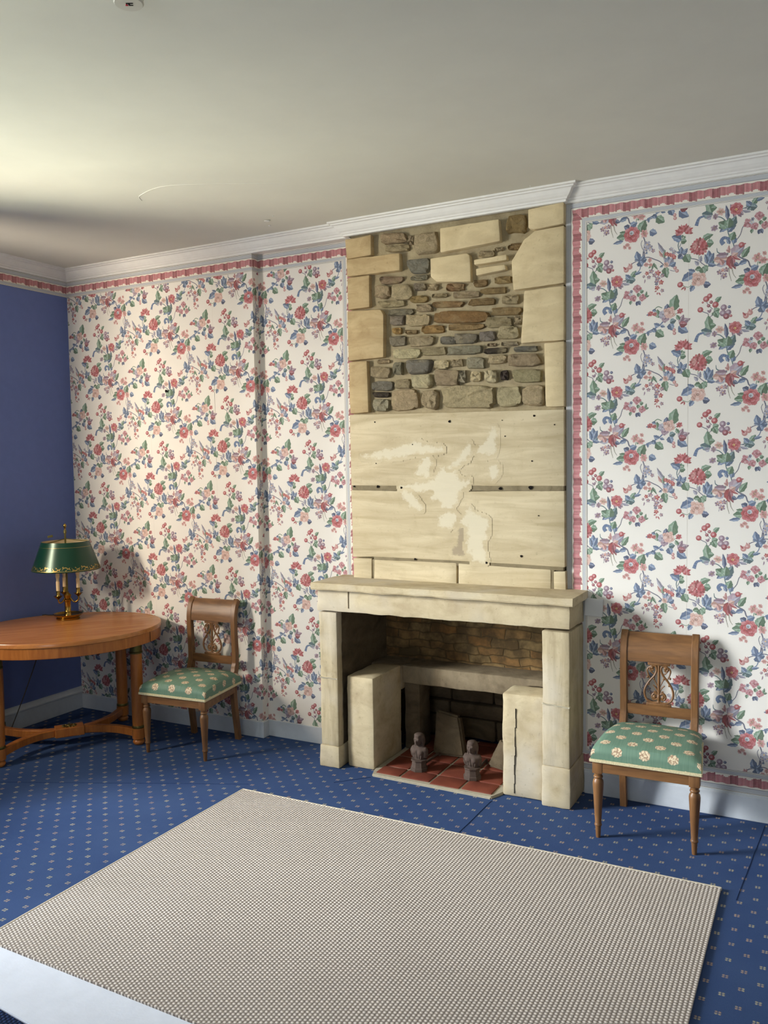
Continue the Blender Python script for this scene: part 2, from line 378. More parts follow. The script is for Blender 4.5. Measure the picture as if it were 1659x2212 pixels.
# window frame with glazing bars
bm = bmesh.new(); wx = XL-.34
for (a0, a1, b0, b1) in ((WY0, WY0+.07, WZ0, WZ1), (WY1-.07, WY1, WZ0, WZ1), (WY0, WY1, WZ0, WZ0+.07), (WY0, WY1, WZ1-.07, WZ1), ((WY0+WY1)/2-.06, (WY0+WY1)/2+.06, WZ0, WZ1)):
    add_box(bm, wx, wx+.06, a0, a1, b0, b1, .006)
for k in (1, 2):
    z = WZ0+.07+(WZ1-WZ0-.14)*k/3; add_box(bm, wx+.015, wx+.045, WY0+.05, WY1-.05, z-.015, z+.015)
blockp = [(-2.65, -2.09), (-2.53, -2.17), (-2.545, -2.19), (-2.705, -2.08)]        # unseen panel added to block light and darken a band of ceiling
add_prism(bm, blockp, 2.12, 2.8, lambda a, b, l: Vector((a, b, l))); add_prism(bm, [(-2.886, -2.05), (-2.69, -2.06), (-2.705, -2.08), (-2.886, -2.07)], 2.3, 2.36, lambda a, b, l: Vector((a, b, l)))
tag(mesh_obj('window_1', bm, 'white_paint'), kind='structure')

# cornice, mitred round the chimney breast
prof = [(-.01, 2.893), (.012, 2.893), (.013, 2.903), (.020, 2.906), (.022, 2.912), (.030, 2.918), (.040, 2.929), (.049, 2.943), (.052, 2.946), (.061, 2.948), (.063, 2.954), (.075, 2.956), (.075, 2.966), (-.01, 2.966)]
bm = bmesh.new(); rows = []
for d, z in prof:
    rows.append([bm.verts.new((x, y, z)) for x, y in ((XL+d, YF), (XL+d, YL-d), (X2-d, YL-d), (X2-d, YB-d), (X3+d, YB-d), (X3+d, YL-d), (XR, YL-d))])
for a, b in zip(rows, rows[1:]):
    for i in range(6): bm.faces.new((a[i], a[i+1], b[i+1], b[i]))
bmesh.ops.recalc_face_normals(bm, faces=bm.faces[:])
tag(mesh_obj('trim_1', bm, 'white_paint'), kind='structure')
# baseboards
bm = bmesh.new(); add_box(bm, XL, X1-.012, YL-.010, YL+.02, 0, .098, .003); add_box(bm, X1-.02, X1+.010, YL-.010, .005, 0, .098, .003); add_box(bm, X1, X2-.09, -.010, .02, 0, .098, .003)
add_box(bm, .60, XR, YL-.012, YL+.02, 0, .114, .004); add_box(bm, .60, XR, YL-.006, YL+.02, .112, .121, .002)
tag(mesh_obj('baseboard_back', bm, 'grey_paint'), kind='structure')
bm = bmesh.new(); add_box(bm, XL-.02, XL+.012, YF, YL-.008, 0, .105, .003)
pr = [(0, .105), (.012, .105), (.018, .110), (.018, .118), (.010, .128), (.006, .142), (.006, .150), (0, .150)]
add_prism(bm, pr, YF, YL-.004, lambda a, b, l: Vector((XL+a, l, b)))
tag(mesh_obj('baseboard_left', bm, 'grey_paint'), kind='structure')

# ------------------------------------------------------------------ printed wallpaper
CELL = json.loads('[["S",5.4,5.4,"s",-245,76,-238,50,-244,15,-248,-16],["S",2.7,2.7,"s",-250,62,-256,45,-248,19],["S",4.4,4.4,"s",-248,-20,-223,-19,-195,-32,-171,-45,-150,-67],["S",4.7,4.7,"s",280,-236,281,-276],["S",4.1,4.1,"s",256,-287,228,-298,212,-314],["S",4.1,4.1,"b",266,-309,257,-335,232,-353,216,-369],["S",3.4,3.4,"s",213,-379,184,-376],["S",2.7,2.7,"s",-126,-89,-109,-95,-99,-91],["S",2.7,2.7,"g",-1,-33,-1,-57],["S",4.1,4.1,"t",-86,37,-91,17,-85,-9],["S",3.1,3.1,"t",-76,29,-85,9],["S",2.7,2.7,"s",-109,-7,-65,-25],["S",3.7,3.7,"s",-38,-47,-11,-55,2,-65,16,-78,35,-90,65,-91],["S",8.8,2.0,"t",123,-47,94,-42,78,-33,75,-15],["S",4.1,4.1,"s",117,-65,136,-54],["S",5.4,2.0,"e",129,-90,127,-127,137,-168],["S",4.7,2.0,"e",138,-105,144,-136,156,-156],["S",6.1,6.1,"s",162,-60,178,-72,204,-87,213,-110,229,-124],["S",4.7,4.7,"t",146,-31,144,-7,122,44,119,95],["S",4.4,4.4,"t",116,94,93,116,70,124],["S",3.4,3.4,"s",189,70,180,59,171,30,152,6],["S",3.1,3.1,"g",245,-94,242,-114],["S",4.1,4.1,"g",-160,-258,-179,-250,-196,-263],["S",2.7,2.7,"g",-101,-292,-87,-282],["S",6.1,6.1,"b",-149,-312,-170,-335,-198,-351,-229,-364],["S",4.7,4.7,"b",-238,151,-217,154,-193,162],["S",2.7,2.7,"g",-31,-165,-44,-175,-61,-170,-76,-160],["S",3.4,3.4,"s",37,-329,41,-305,27,-296,15,-290],["S",3.1,3.1,"s",44,-326,63,-300,67,-279,63,-265],["S",2.7,2.7,"s",33,-245,40,-263,60,-284],["S",2.0,2.0,"s",92,-158,101,-125],["L",195,-171,155,-172,25.4,"g"],["L",201,-151,168,-149,15.3,"g"],["L",184,-190,139,-197,14.2,"b"],["L",212,-137,188,-124,22.0,"n"],["L",217,-128,246,-114,23.7,"b"],["L",255,-149,281,-113,32.2,"g"],["L",-217,100,-186,86,27.1,"b"],["L",-256,100,-239,151,33.9,"g"],["L",-227,6,-236,-2,8.5,"b"],["L",258,-296,246,-248,25.4,"b"],["L",258,-291,270,-316,27.1,"b"],["L",269,-292,290,-287,20.3,"b"],["L",262,-290,281,-268,15.3,"b"],["L",256,-291,236,-286,8.8,"b"],["L",221,-364,242,-335,20.3,"g"],["L",235,-350,267,-343,11.5,"b"],["L",216,-369,195,-348,17.0,"b"],["L",211,-373,237,-379,27.1,"t"],["L",213,-375,199,-384,13.6,"t"],["L",-199,-49,-208,-78,8.8,"g"],["L",-199,-47,-181,-79,8.8,"g"],["L",-204,-57,-221,-70,6.8,"g"],["L",-144,-15,-178,40,14.2,"l"],["L",-155,-28,-174,4,10.2,"p"],["L",-150,-32,-147,3,11.5,"g"],["L",-131,-73,-154,-30,20.3,"l"],["L",-131,-71,-132,-27,22.0,"b"],["L",-129,-72,-111,-35,22.0,"l"],["L",-126,-70,-102,-57,20.3,"b"],["L",-157,-63,-171,-70,8.8,"b"],["L",-145,-71,-138,-120,26.4,"g"],["L",13,27,57,46,22.4,"g"],["L",31,15,60,9,30.5,"g"],["L",-76,39,-117,60,28.8,"b"],["L",-79,33,-55,33,22.4,"g"],["L",-71,63,-72,49,8.8,"g"],["L",-64,57,-59,47,6.8,"g"],["L",-79,-23,-78,9,15.6,"b"],["L",-72,-22,-51,-1,15.6,"b"],["L",-72,-24,-53,-18,12.2,"b"],["L",-74,-24,-90,-41,22.4,"n"],["L",-82,-19,-96,-11,9.5,"b"],["L",-59,-26,-41,-62,31.2,"g"],["L",6,-70,9,-42,13.6,"l"],["L",-3,-83,-18,-63,13.6,"l"],["L",37,-81,41,-24,27.1,"b"],["L",42,-88,62,-37,22.4,"b"],["L",33,-80,25,-38,13.6,"b"],["L",39,-91,63,-70,17.0,"t"],["L",40,-81,72,-90,14.9,"b"],["L",120,-65,65,-67,40.7,"a"],["L",117,-77,75,-91,21.7,"l"],["L",122,-50,75,-48,20.3,"u"],["L",101,-94,88,-66,17.0,"p"],["L",128,-43,126,-11,10.9,"p"],["L",128,-43,114,-29,8.8,"p"],["L",139,-61,187,-14,40.7,"u"],["L",141,-58,184,-26,20.3,"l"],["L",139,-64,162,-48,19.0,"a"],["L",136,-55,117,-94,17.0,"r"],["L",136,-60,136,-113,21.0,"r"],["L",139,-64,153,-115,17.6,"q"],["L",139,-57,173,-78,9.5,"r"],["L",180,-71,210,-27,21.7,"g"],["L",200,-87,168,-99,17.0,"b"],["L",148,-89,167,-102,14.9,"n"],["L",145,-5,152,23,17.0,"b"],["L",134,11,147,45,25.8,"g"],["L",122,49,153,73,18.3,"b"],["L",121,71,88,54,19.0,"b"],["L",124,71,83,95,31.2,"g"],["L",122,66,152,112,29.2,"t"],["L",122,67,127,108,32.2,"g"],["L",119,102,112,164,14.9,"n"],["L",83,76,93,68,10.2,"g"],["L",129,-5,119,24,13.6,"b"],["S",11.5,20.3,"b",129,17,105,26,94,13,103,-2],["L",146,134,130,166,19.0,"u"],["L",155,132,144,112,13.6,"u"],["L",163,131,174,108,15.6,"u"],["L",170,133,183,116,13.6,"u"],["L",200,151,238,143,28.5,"t"],["L",179,135,212,125,10.9,"l"],["L",195,148,207,161,13.6,"t"],["S",3.1,3.1,"t",176,141,201,148],["L",57,135,13,145,31.2,"t"],["L",52,127,30,122,17.6,"l"],["S",6.8,17.0,"b",24,133,-1,126,-13,95],["L",54,-377,42,-314,31.2,"g"],["L",49,-356,73,-356,19.0,"g"],["L",72,-256,95,-233,17.0,"g"],["L",64,-295,88,-285,22.4,"g"],["L",66,-295,82,-323,22.4,"g"],["L",64,-298,60,-313,11.5,"g"],["L",44,-300,53,-282,7.5,"u"],["L",44,-298,37,-287,6.1,"u"],["L",261,83,277,89,16.3,"g"],["L",256,82,252,64,14.9,"g"],["L",252,44,245,24,14.9,"n"],["L",256,46,262,25,11.5,"n"],["L",222,49,217,31,11.5,"g"],["L",-240,-198,-230,-175,8.1,"g"],["L",-235,-198,-219,-195,8.1,"g"],["L",248,-102,258,-97,7.5,"g"],["L",-175,-302,-181,-264,22.4,"g"],["L",-186,-268,-204,-265,11.5,"b"],["L",-212,-285,-230,-284,8.8,"b"],["L",-142,-275,-137,-243,22.4,"n"],["L",-106,-275,-96,-207,37.3,"g"],["L",-87,-333,-38,-318,22.4,"u"],["L",-84,-334,-66,-298,19.0,"u"],["L",-84,-337,-51,-340,24.4,"q"],["L",-82,-318,-95,-296,14.9,"g"],["L",-125,-328,-99,-320,21.7,"t"],["L",-127,-332,-116,-362,25.8,"b"],["L",-88,172,-47,143,29.2,"b"],["L",-170,-339,-195,-326,17.0,"b"],["L",-168,-339,-148,-345,10.9,"b"],["L",-187,160,-153,132,31.2,"g"],["L",-189,153,-200,173,15.6,"b"],["L",-220,154,-222,139,8.8,"b"],["L",-121,171,-129,176,12.2,"l"],["L",-24,-117,-71,-143,31.2,"b"],["L",-16,-108,-45,-95,15.6,"b"],["L",11,-98,-16,-101,18.3,"g"],["L",14,-92,36,-110,25.8,"g"],["L",12,-95,19,-126,25.8,"g"],["L",-20,-170,-36,-195,17.6,"b"],["L",19,-167,49,-172,24.4,"n"],["L",-61,-172,-77,-184,5.4,"r"],["L",-59,-173,-62,-189,4.7,"r"],["L",-184,-177,-194,-181,4.1,"r"],["L",-181,-184,-183,-195,4.1,"r"],["L",-176,-185,-168,-199,4.1,"r"],["L",-237,-118,-241,-136,4.1,"u"],["P",223,-166,39.0,"r"],["c",222,-158,10.2,"w"],["B",-241,91,19.0,"p"],["B",203,-211,10.9,"p"],["B",191,-220,10.2,"p"],["B",213,-226,8.1,"p"],["*",-228,40,17.6,"l"],["*",-215,22,14.9,"l"],["*",-235,19,12.9,"l"],["*",-201,8,10.2,"u"],["B",-216,-33,10.9,"p"],["B",-232,-52,11.5,"p"],["B",-212,-55,9.2,"p"],["*",-229,-92,10.2,"r"],["*",-180,-96,14.2,"r"],["*",-165,-140,12.2,"r"],["*",-183,-163,11.9,"r"],["*",-209,-85,12.2,"u"],["*",-195,-104,10.9,"u"],["*",-220,-111,10.2,"u"],["*",-181,-121,13.6,"u"],["*",-160,-110,10.9,"u"],["*",-243,-105,7.5,"u"],["*",-160,-178,9.5,"u"],["*",-186,-134,10.2,"u"],["*",-186,-145,8.1,"n"],["B",-143,-63,13.6,"a"],["*",-142,-14,10.2,"r"],["*",-132,-18,10.2,"r"],["*",-121,-22,10.2,"r"],["*",-111,-27,10.2,"r"],["*",-108,-34,10.2,"r"],["*",-121,5,10.2,"l"],["*",-109,-9,10.9,"l"],["o",-104,-82,8.1,"p"],["o",-95,-96,8.1,"p"],["M",0,0,40.0,"r"],["H",-66,80,40.7,"r"],["o",177,-14,12.2,"r"],["L",184,-13,196,-10,4.7,"r"],["*",87,-123,12.9,"u"],["*",101,-115,9.5,"p"],["*",115,-115,12.2,"u"],["*",106,-140,14.9,"u"],["B",64,74,15.6,"u"],["P",155,146,28.5,"r"],["c",154,143,5.4,"y"],["B",90,142,18.3,"a"],["B",68,125,13.6,"u"],["o",46,-224,11.5,"r"],["o",32,-236,13.6,"r"],["o",7,-282,12.5,"r"],["o",71,-265,13.6,"r"],["o",53,-252,7.5,"q"],["o",42,-267,7.5,"q"],["o",106,-281,13.6,"u"],["o",103,-306,14.2,"u"],["o",125,-304,12.5,"u"],["o",117,-321,12.9,"q"],["o",129,-280,6.8,"n"],["o",136,-320,5.8,"r"],["o",17,-250,4.7,"r"],["R",205,76,21.0,"v"],["R",248,102,19.0,"v"],["R",230,60,16.3,"v"],["R",272,58,16.3,"v"],["*",218,79,10.9,"w"],["*",222,92,7.5,"n"],["B",241,-77,20.3,"p"],["B",266,-91,17.6,"p"],["B",271,-62,10.2,"p"],["R",-156,-288,20.3,"l"],["R",-146,-309,17.0,"u"],["R",-127,-282,27.1,"a"],["B",-212,-279,13.6,"r"],["B",-193,-283,10.2,"r"],["B",-81,-279,14.2,"r"],["o",-107,157,8.1,"p"],["o",-105,142,8.1,"p"],["R",-1,-144,33.2,"a"],["o",-81,-160,12.9,"r"],["o",215,-314,11.5,"p"],["o",198,-326,12.2,"p"],["L",215,-314,210,-297,6.1,"p"],["L",215,-314,221,-296,5.4,"p"],["L",198,-326,185,-310,6.8,"r"]]')
PAL = {'r': (174, 70, 80), 'q': (142, 60, 78), 'p': (202, 142, 140), 'a': (208, 164, 152), 'u': (146, 118, 140), 'v': (174, 104, 116), 'l': (152, 152, 174), 'b': (92, 118, 158), 'n': (66, 84, 126), 't': (78, 112, 122), 'g': (94, 132, 106), 's': (92, 96, 122), 'e': (150, 148, 132), 'w': (190, 198, 208), 'y': (224, 186, 124)}
def tone(c, k, rd=0):
    r, g, b = PAL[c] if isinstance(c, str) else c
    if k > 0: return srgb(*(x + (238-x)*k for x in (r, g, b)))
    return srgb(*(x*(1+k) for x in (r, g, b)))
POLY = []
def emit(pts, col): POLY.append((pts, col))
rw = random.Random(11)
def leaf(x0, y0, x1, y1, w, c):
    d = Vector((x1-x0, y1-y0)); ln = d.length or .001; d /= ln; w *= 1.42; x1 += d.x*ln*.06; y1 += d.y*ln*.06; ln *= 1.06; s = Vector((-d.y, d.x)); n = 11; bend = rw.uniform(-.1, .1)*ln
    lobes = 3 if w > .016 else 2
    def pt(t, side):
        h = w/2*(math.sin(math.pi*min(1, t**.8))**.8)*(1 - .22*abs(math.sin(math.pi*t*lobes+.5))*(1 if w > .012 else 0))
        return Vector((x0, y0)) + d*(t*ln) + s*(side*h + bend*math.sin(math.pi*t))
    mid = [pt(i/n, 0) for i in range(n+1)]; big = w > .011
    k = rw.uniform(-.06, .06)
    A = [pt(i/n, 1) for i in range(1, n)]; B = [pt(i/n, -1) for i in range(1, n)]
    emit(mid + A[::-1], tone(c, .20+k)); emit(mid + B[::-1], tone(c, -.14+k))
    if big:
        q = [pt(.12+.7*i/6, .45+.25*math.sin(i*2.2)) for i in range(7)]; q2 = [pt(.12+.7*i/6, .12) for i in range(7)]
        emit(q + q2[::-1], tone(c, .42))
        v = [m_ + s*.0007 for m_ in mid] + [m_ - s*.0007 for m_ in mid[::-1]]; emit(v, tone(c, -.38))
def stem(w0, w1, c, pts):
    P = smooth_path([(pts[i], pts[i+1], 0) for i in range(0, len(pts), 2)], 6); n = len(P); a = []; b = []
    for i, p in enumerate(P):
        d = (P[min(n-1, i+1)]-P[max(0, i-1)]).normalized(); s = Vector((-d.y, d.x, 0))*(w0+(w1-w0)*i/(n-1))/2*.95
        a.append((p+s).xy); b.append((p-s).xy)
    for i in range(n-1): emit([a[i], a[i+1], b[i+1], b[i]], tone(c, -.1 if i % 2 else .06))
def disc(x, y, r, c, k=0, n=12, e=1.0, rag=0.0):
    ph = x*731+y*377
    emit([Vector((x+r*(1+rag*math.sin(i*2.4+ph))*math.cos(i*2*math.pi/n), y+r*e*(1+rag*math.sin(i*2.4+ph))*math.sin(i*2*math.pi/n))) for i in range(n)], tone(c, k))
def ruff(x, y, a, r, w, c, k):
    # a frilled petal lying across direction a, its far rim light and scalloped
    d = Vector((math.cos(a), math.sin(a))); s = Vector((-d.y, d.x)); o = Vector((x, y)); n = 9
    rim = [o + d*r*(.62+.38*math.cos((i/n-.5)*2.2)+.06*math.sin(i*2.9+x*900)) + s*w*(i/n-.5)*2*(.9+.1*math.sin(i*2)) for i in range(n+1)]
    inn = [o + d*r*.28*math.cos((i/n-.5)*2) + s*w*(i/n-.5)*1.5 for i in range(n+1)]
    emit(rim + inn[::-1], tone(c, k)); mid = [p.lerp(q, .38) for p, q in zip(rim, inn)]
    emit(rim[1:-1] + mid[1:-1][::-1], tone(c, k+.22)); emit(inn[2:-2] + [p.lerp(q, .25) for p, q in zip(inn, rim)][2:-2][::-1], tone(c, k-.22))
def petal(x, y, a, r0, r1, w, col, tip=.5):
    d = Vector((math.cos(a), math.sin(a))); s = Vector((-d.y, d.x)); o = Vector((x, y))
    emit([o+d*r0, o+d*(r0+(r1-r0)*tip*.7)+s*w*.8, o+d*(r0+(r1-r0)*.8)+s*w, o+d*r1, o+d*(r0+(r1-r0)*.8)-s*w, o+d*(r0+(r1-r0)*tip*.7)-s*w*.8], col)
def flower(t, x, y, r, c):
    if t == 'c': disc(x, y, r, c); disc(x-r*.2, y-r*.2, r*.55, c, -.3)
    elif t == 'o': disc(x, y, r, c, -.08); disc(x-r*.22, y+r*.2, r*.6, c, .28); disc(x-r*.1, y+r*.05, r*.28, c, .6, 8)
    elif t == '*':
        for i in range(5): petal(x, y, i*1.2566+x*90, 0, r, r*.34, tone(c, (.22, -.12, .1, -.05, .3)[i]))
        disc(x, y, r*.2, 'y', 0, 7)
    elif t == 'B':
        for i in range(6): ruff(x, y, i*1.047+y*80, r*(1+.1*math.sin(i*2.3)), r*.36, c, (.14, -.1, .05, .22, -.04, .1)[i])
        disc(x, y, r*.26, c, -.32, 8); disc(x+r*.05, y, r*.12, 'y', .1, 6)
    elif t == 'M':
        for ring, (n, ro, rr, w) in enumerate(((17, .35, 1.0, .15), (13, .2, .76, .15), (9, .05, .52, .14))):
            for i in range(n): petal(x, y, i*6.283/n+ring*.3, r*ro, r*rr*(1+.08*math.sin(i*5.1)), r*w, tone(c, (-.2, .16, -.05, .30)[(i+ring) % 4]))
        for i in range(6): petal(x-r*.25, y+r*.1, 1.6+i*.5, 0, r*.5, r*.09, tone('p', .1 if i % 2 else -.12))
    elif t == 'H':
        for ring, (n, rr) in enumerate(((13, 1.0), (9, .72), (6, .5))):
            for i in range(n): petal(x, y-r*.25, -.12+3.4*i/(n-1), r*.1, r*rr*(1+.1*math.sin(i*4)), r*.12, tone(c, (-.16, .2, -.02, .34)[(i+ring) % 4]))
    elif t == 'P':
        disc(x, y, r*.72, c, -.1, 16, .95, .08)
        for i in range(9): ruff(x, y, i*.698+.3, r*(.98+.12*math.sin(i*3.1)), r*.36, c, (-.14, .08, -.02, .16, -.2, .04, .12, -.08, .1)[i])
        for i in range(6): ruff(x, y, i*1.047+1, r*.62, r*.27, c, (.14, -.12, .02, -.2, .1, -.04)[i])
        for i in range(4): ruff(x, y, i*1.57+.4, r*.36, r*.18, c, (.2, -.1, .08, -.2)[i])
    elif t == 'R':
        disc(x, y, r*.75, c, -.08, 16, .92, .08)
        for i in range(8): ruff(x, y, i*.785+x*60, r*(1+.12*math.sin(i*2.7)), r*.38, c, (.1, -.12, .2, -.02, .05, -.18, .14, 0)[i])
        for i in range(6): ruff(x, y, i*1.047+.5+x*60, r*.66, r*.3, c, (.26, -.06, .12, -.16, .3, .02)[i])
        for i in range(4): ruff(x, y, i*1.57+x*60, r*.4, r*.2, c, (.05, .3, -.12, .18)[i])
        disc(x, y, r*.17, c, -.4, 8); disc(x, y, r*.09, c, .1, 7)
for e in CELL:
    if e[0] == 'L': leaf(*[q/1000 for q in e[1:6]], e[6])
    elif e[0] == 'S': stem(e[1]/1000, e[2]/1000, e[3], [q/1000 for q in e[4:]])
    else: flower(e[0], e[1]/1000, e[2]/1000, e[3]/1000, e[4])
def print_mesh(name, polys, to3, cuts, parent):
    bm = bmesh.new(); cl = colour_layer(bm)
    for pts, col in polys:
        try: f = bm.faces.new([bm.verts.new(p) for p in pts])
        except ValueError: continue
        for l in f.loops: l[cl] = (*col, 1)
    for co, no in cuts:
        bmesh.ops.bisect_plane(bm, geom=bm.verts[:]+bm.edges[:]+bm.faces[:], plane_co=co, plane_no=no, clear_outer=True)
    for q in bm.verts: q.co = to3(q.co)
    return mesh_obj(name, bm, 'printed_paper', parent)
# print layers: a shape lies just above the earlier shapes it overlaps
LEV = []; BB = []
for pts, col in POLY:
    b = (min(p[0] for p in pts), max(p[0] for p in pts), min(p[1] for p in pts), max(p[1] for p in pts)); lv = 0
    for c_, l_ in zip(BB, LEV):
        if l_ >= lv and c_[0] < b[1] and b[0] < c_[1] and c_[2] < b[3] and b[2] < c_[3]: lv = l_+1
    BB.append(b); LEV.append(lv)
STEP = .0006/max(LEV)
def wallpaper(name, ox, oz, u0, u1, z0, z1, to3, seams=()):
    polys = []
    for i in range(int((u0-ox)/.521)-2, int((u1-ox)/.521)+3):
        for j in range(-12, 12):
            cx = ox + i*.521; cz = oz - i*.26 + j*.5195
            if cx < u0-.5 or cx > u1+.5 or cz < z0-.5 or cz > z1+.5: continue
            for k, (pts, col) in enumerate(POLY):
                q = [Vector((p[0]+cx, .0003+LEV[k]*STEP, p[1]+cz)) for p in pts]
                if max(p.x for p in q) < u0 or min(p.x for p in q) > u1 or max(p.z for p in q) < z0 or min(p.z for p in q) > z1: continue
                polys.append((q, col))
    for xs in seams:
        for za, zb2, cc in ((z0, z1, (214, 208, 197)), (1.62, 1.76, (150, 142, 130)), (1.98, 2.2, (196, 188, 176))):
            polys.append(([Vector((xs, .0004, za)), Vector((xs+.0012, .0004, za)), Vector((xs+.0012, .0004, zb2)), Vector((xs, .0004, zb2))], srgb(*cc)))
    cuts = [((u0, 0, 0), (-1, 0, 0)), ((u1, 0, 0), (1, 0, 0)), ((0, 0, z0), (0, 0, -1)), ((0, 0, z1), (0, 0, 1))]
    return print_mesh(name, polys, to3, cuts, wall_back)
BW = .102
wallpaper('floral_print', -2.131, 2.028, XL+.002, X1, .10, ZBL, lambda p: Vector((p.x, YL-p.y, p.z)), (-2.18, -1.66))
wallpaper('floral_print', -2.131, 2.028, X1, X1+.058, .10, ZBL, lambda p: Vector((X1+p.y, YL+(p.x-X1), p.z)))
wallpaper('floral_print', -1.066, .970, X1, X2-.082, .10, ZBL, lambda p: Vector((p.x, -p.y, p.z)))
wallpaper('floral_print', 1.123, 2.611, X3+BW, XR-.02, .121+BW, ZBL, lambda p: Vector((p.x, YL-p.y, p.z)), (1.078,))

# ruffled ribbon border; s runs along it, t (0..1) across it
def border(name, s0, s1, put, cuts, parent, base_col=(236, 231, 219)):
    polys = []; W = BW
    def q(a, b, t0, t1, col, h): polys.append(([Vector((a, h, t0*W)), Vector((b, h, t0*W)), Vector((b, h, t1*W)), Vector((a, h, t1*W))], srgb(*col)))
    q(s0, s1, 0, 1, base_col, .0012)
    for t0, t1, col in ((.02, .045, (110, 118, 130)), (.06, .24, (176, 182, 190)), (.24, .262, (112, 120, 132)), (.775, .79, (120, 128, 140)), (.80, .925, (178, 184, 192)), (.94, .955, (118, 126, 138)), (.985, 1.0, (116, 122, 134))):
        q(s0, s1, t0, t1, col, .0013)
    for t0 in (.10, .15, .20, .84, .885): q(s0, s1, t0, t0+.012, (206, 208, 210), .0014)
    per = .098; k = int(s0/per)-1
    while k*per < s1:
        a = k*per; n = 14
        for i in range(n):
            a0 = a+per*i/n; a1 = a+per*(i+1)/n; dark = i < 5
            top = .335 + .02*math.sin(i*.9); low = (.74 if dark else .69) + (.02 if i in (4, 9) else 0) - (.05 if 10 <= i <= 12 else 0) + .012*math.sin(i*2.1)
            kk = rw.uniform(-.07, .07) + (-.12 if i in (4, 0, 9) else 0)
            col = ((158, 80, 92), (150, 72, 86), (166, 92, 102), (158, 80, 92), (176, 104, 112))[i] if dark else ((198, 128, 134), (190, 116, 124))[(i//2) % 2]
            polys.append(([Vector((a0, .0015, top*W)), Vector((a1, .0015, top*W)), Vector((a1, .0015, low*W)), Vector((a0, .0015, low*W))], tone(col, kk)))
            if i % 2: polys.append(([Vector((a0, .0016, top*W)), Vector((a0+per*.012, .0016, top*W)), Vector((a0+per*.02, .0016, low*W*.96)), Vector((a0+per*.012, .0016, low*W*.96))], tone(col, -.16)))
        k += 1
    cuts = [((s0, 0, 0), (-1, 0, 0)), ((s1, 0, 0), (1, 0, 0))] + cuts
    return print_mesh(name, polys, put, cuts, parent)
border('ribbon_border', XL+.004, X1, lambda p: Vector((p.x, YL-p.y, ZB-p.z)), [], wall_back)
border('ribbon_border', X1, X1+.058, lambda p: Vector((X1+p.y, YL+(p.x-X1), ZB-p.z)), [], wall_back)
border('ribbon_border', X1, X2, lambda p: Vector((p.x, -p.y, ZB-p.z)), [((X2+.024, 0, 0), (1, 0, 1))], wall_back)
border('ribbon_border', -ZB, -.95, lambda p: Vector((X2+.024-p.z, -p.y, -p.x)), [((-ZB, 0, 0), (-1, 0, 1)), ((0, 0, .027), (0, 0, -1))], wall_back)
border('ribbon_border', X3, XR, lambda p: Vector((p.x, YL-p.y, ZB-p.z)), [((X3, 0, 0), (-1, 0, 1))], wall_back)
border('ribbon_border', -ZB, -.12, lambda p: Vector((X3+p.z, YL-p.y, -p.x)), [((-ZB, 0, 0), (-1, 0, 1)), ((-.121, 0, 0), (1, 0, 1))], wall_back)
border('ribbon_border', X3, XR, lambda p: Vector((p.x, YL-p.y, .121+p.z)), [((X3, 0, 0), (-1, 0, 1))], wall_back)
border('ribbon_border', YF, YL, lambda p: Vector((XL+p.y, p.x, ZB-p.z)), [], wall_left)
tag(mesh_obj('wall_nail', lathe([(.004, 0), (.004, .012), (.009, .013), (.006, .018)], seg=10), 'dark', loc=(-2.032, YL, 2.125)), 'small dark nail in the flowered wallpaper of the sunlit left section', 'nail').rotation_euler = (R(90), 0, 0)

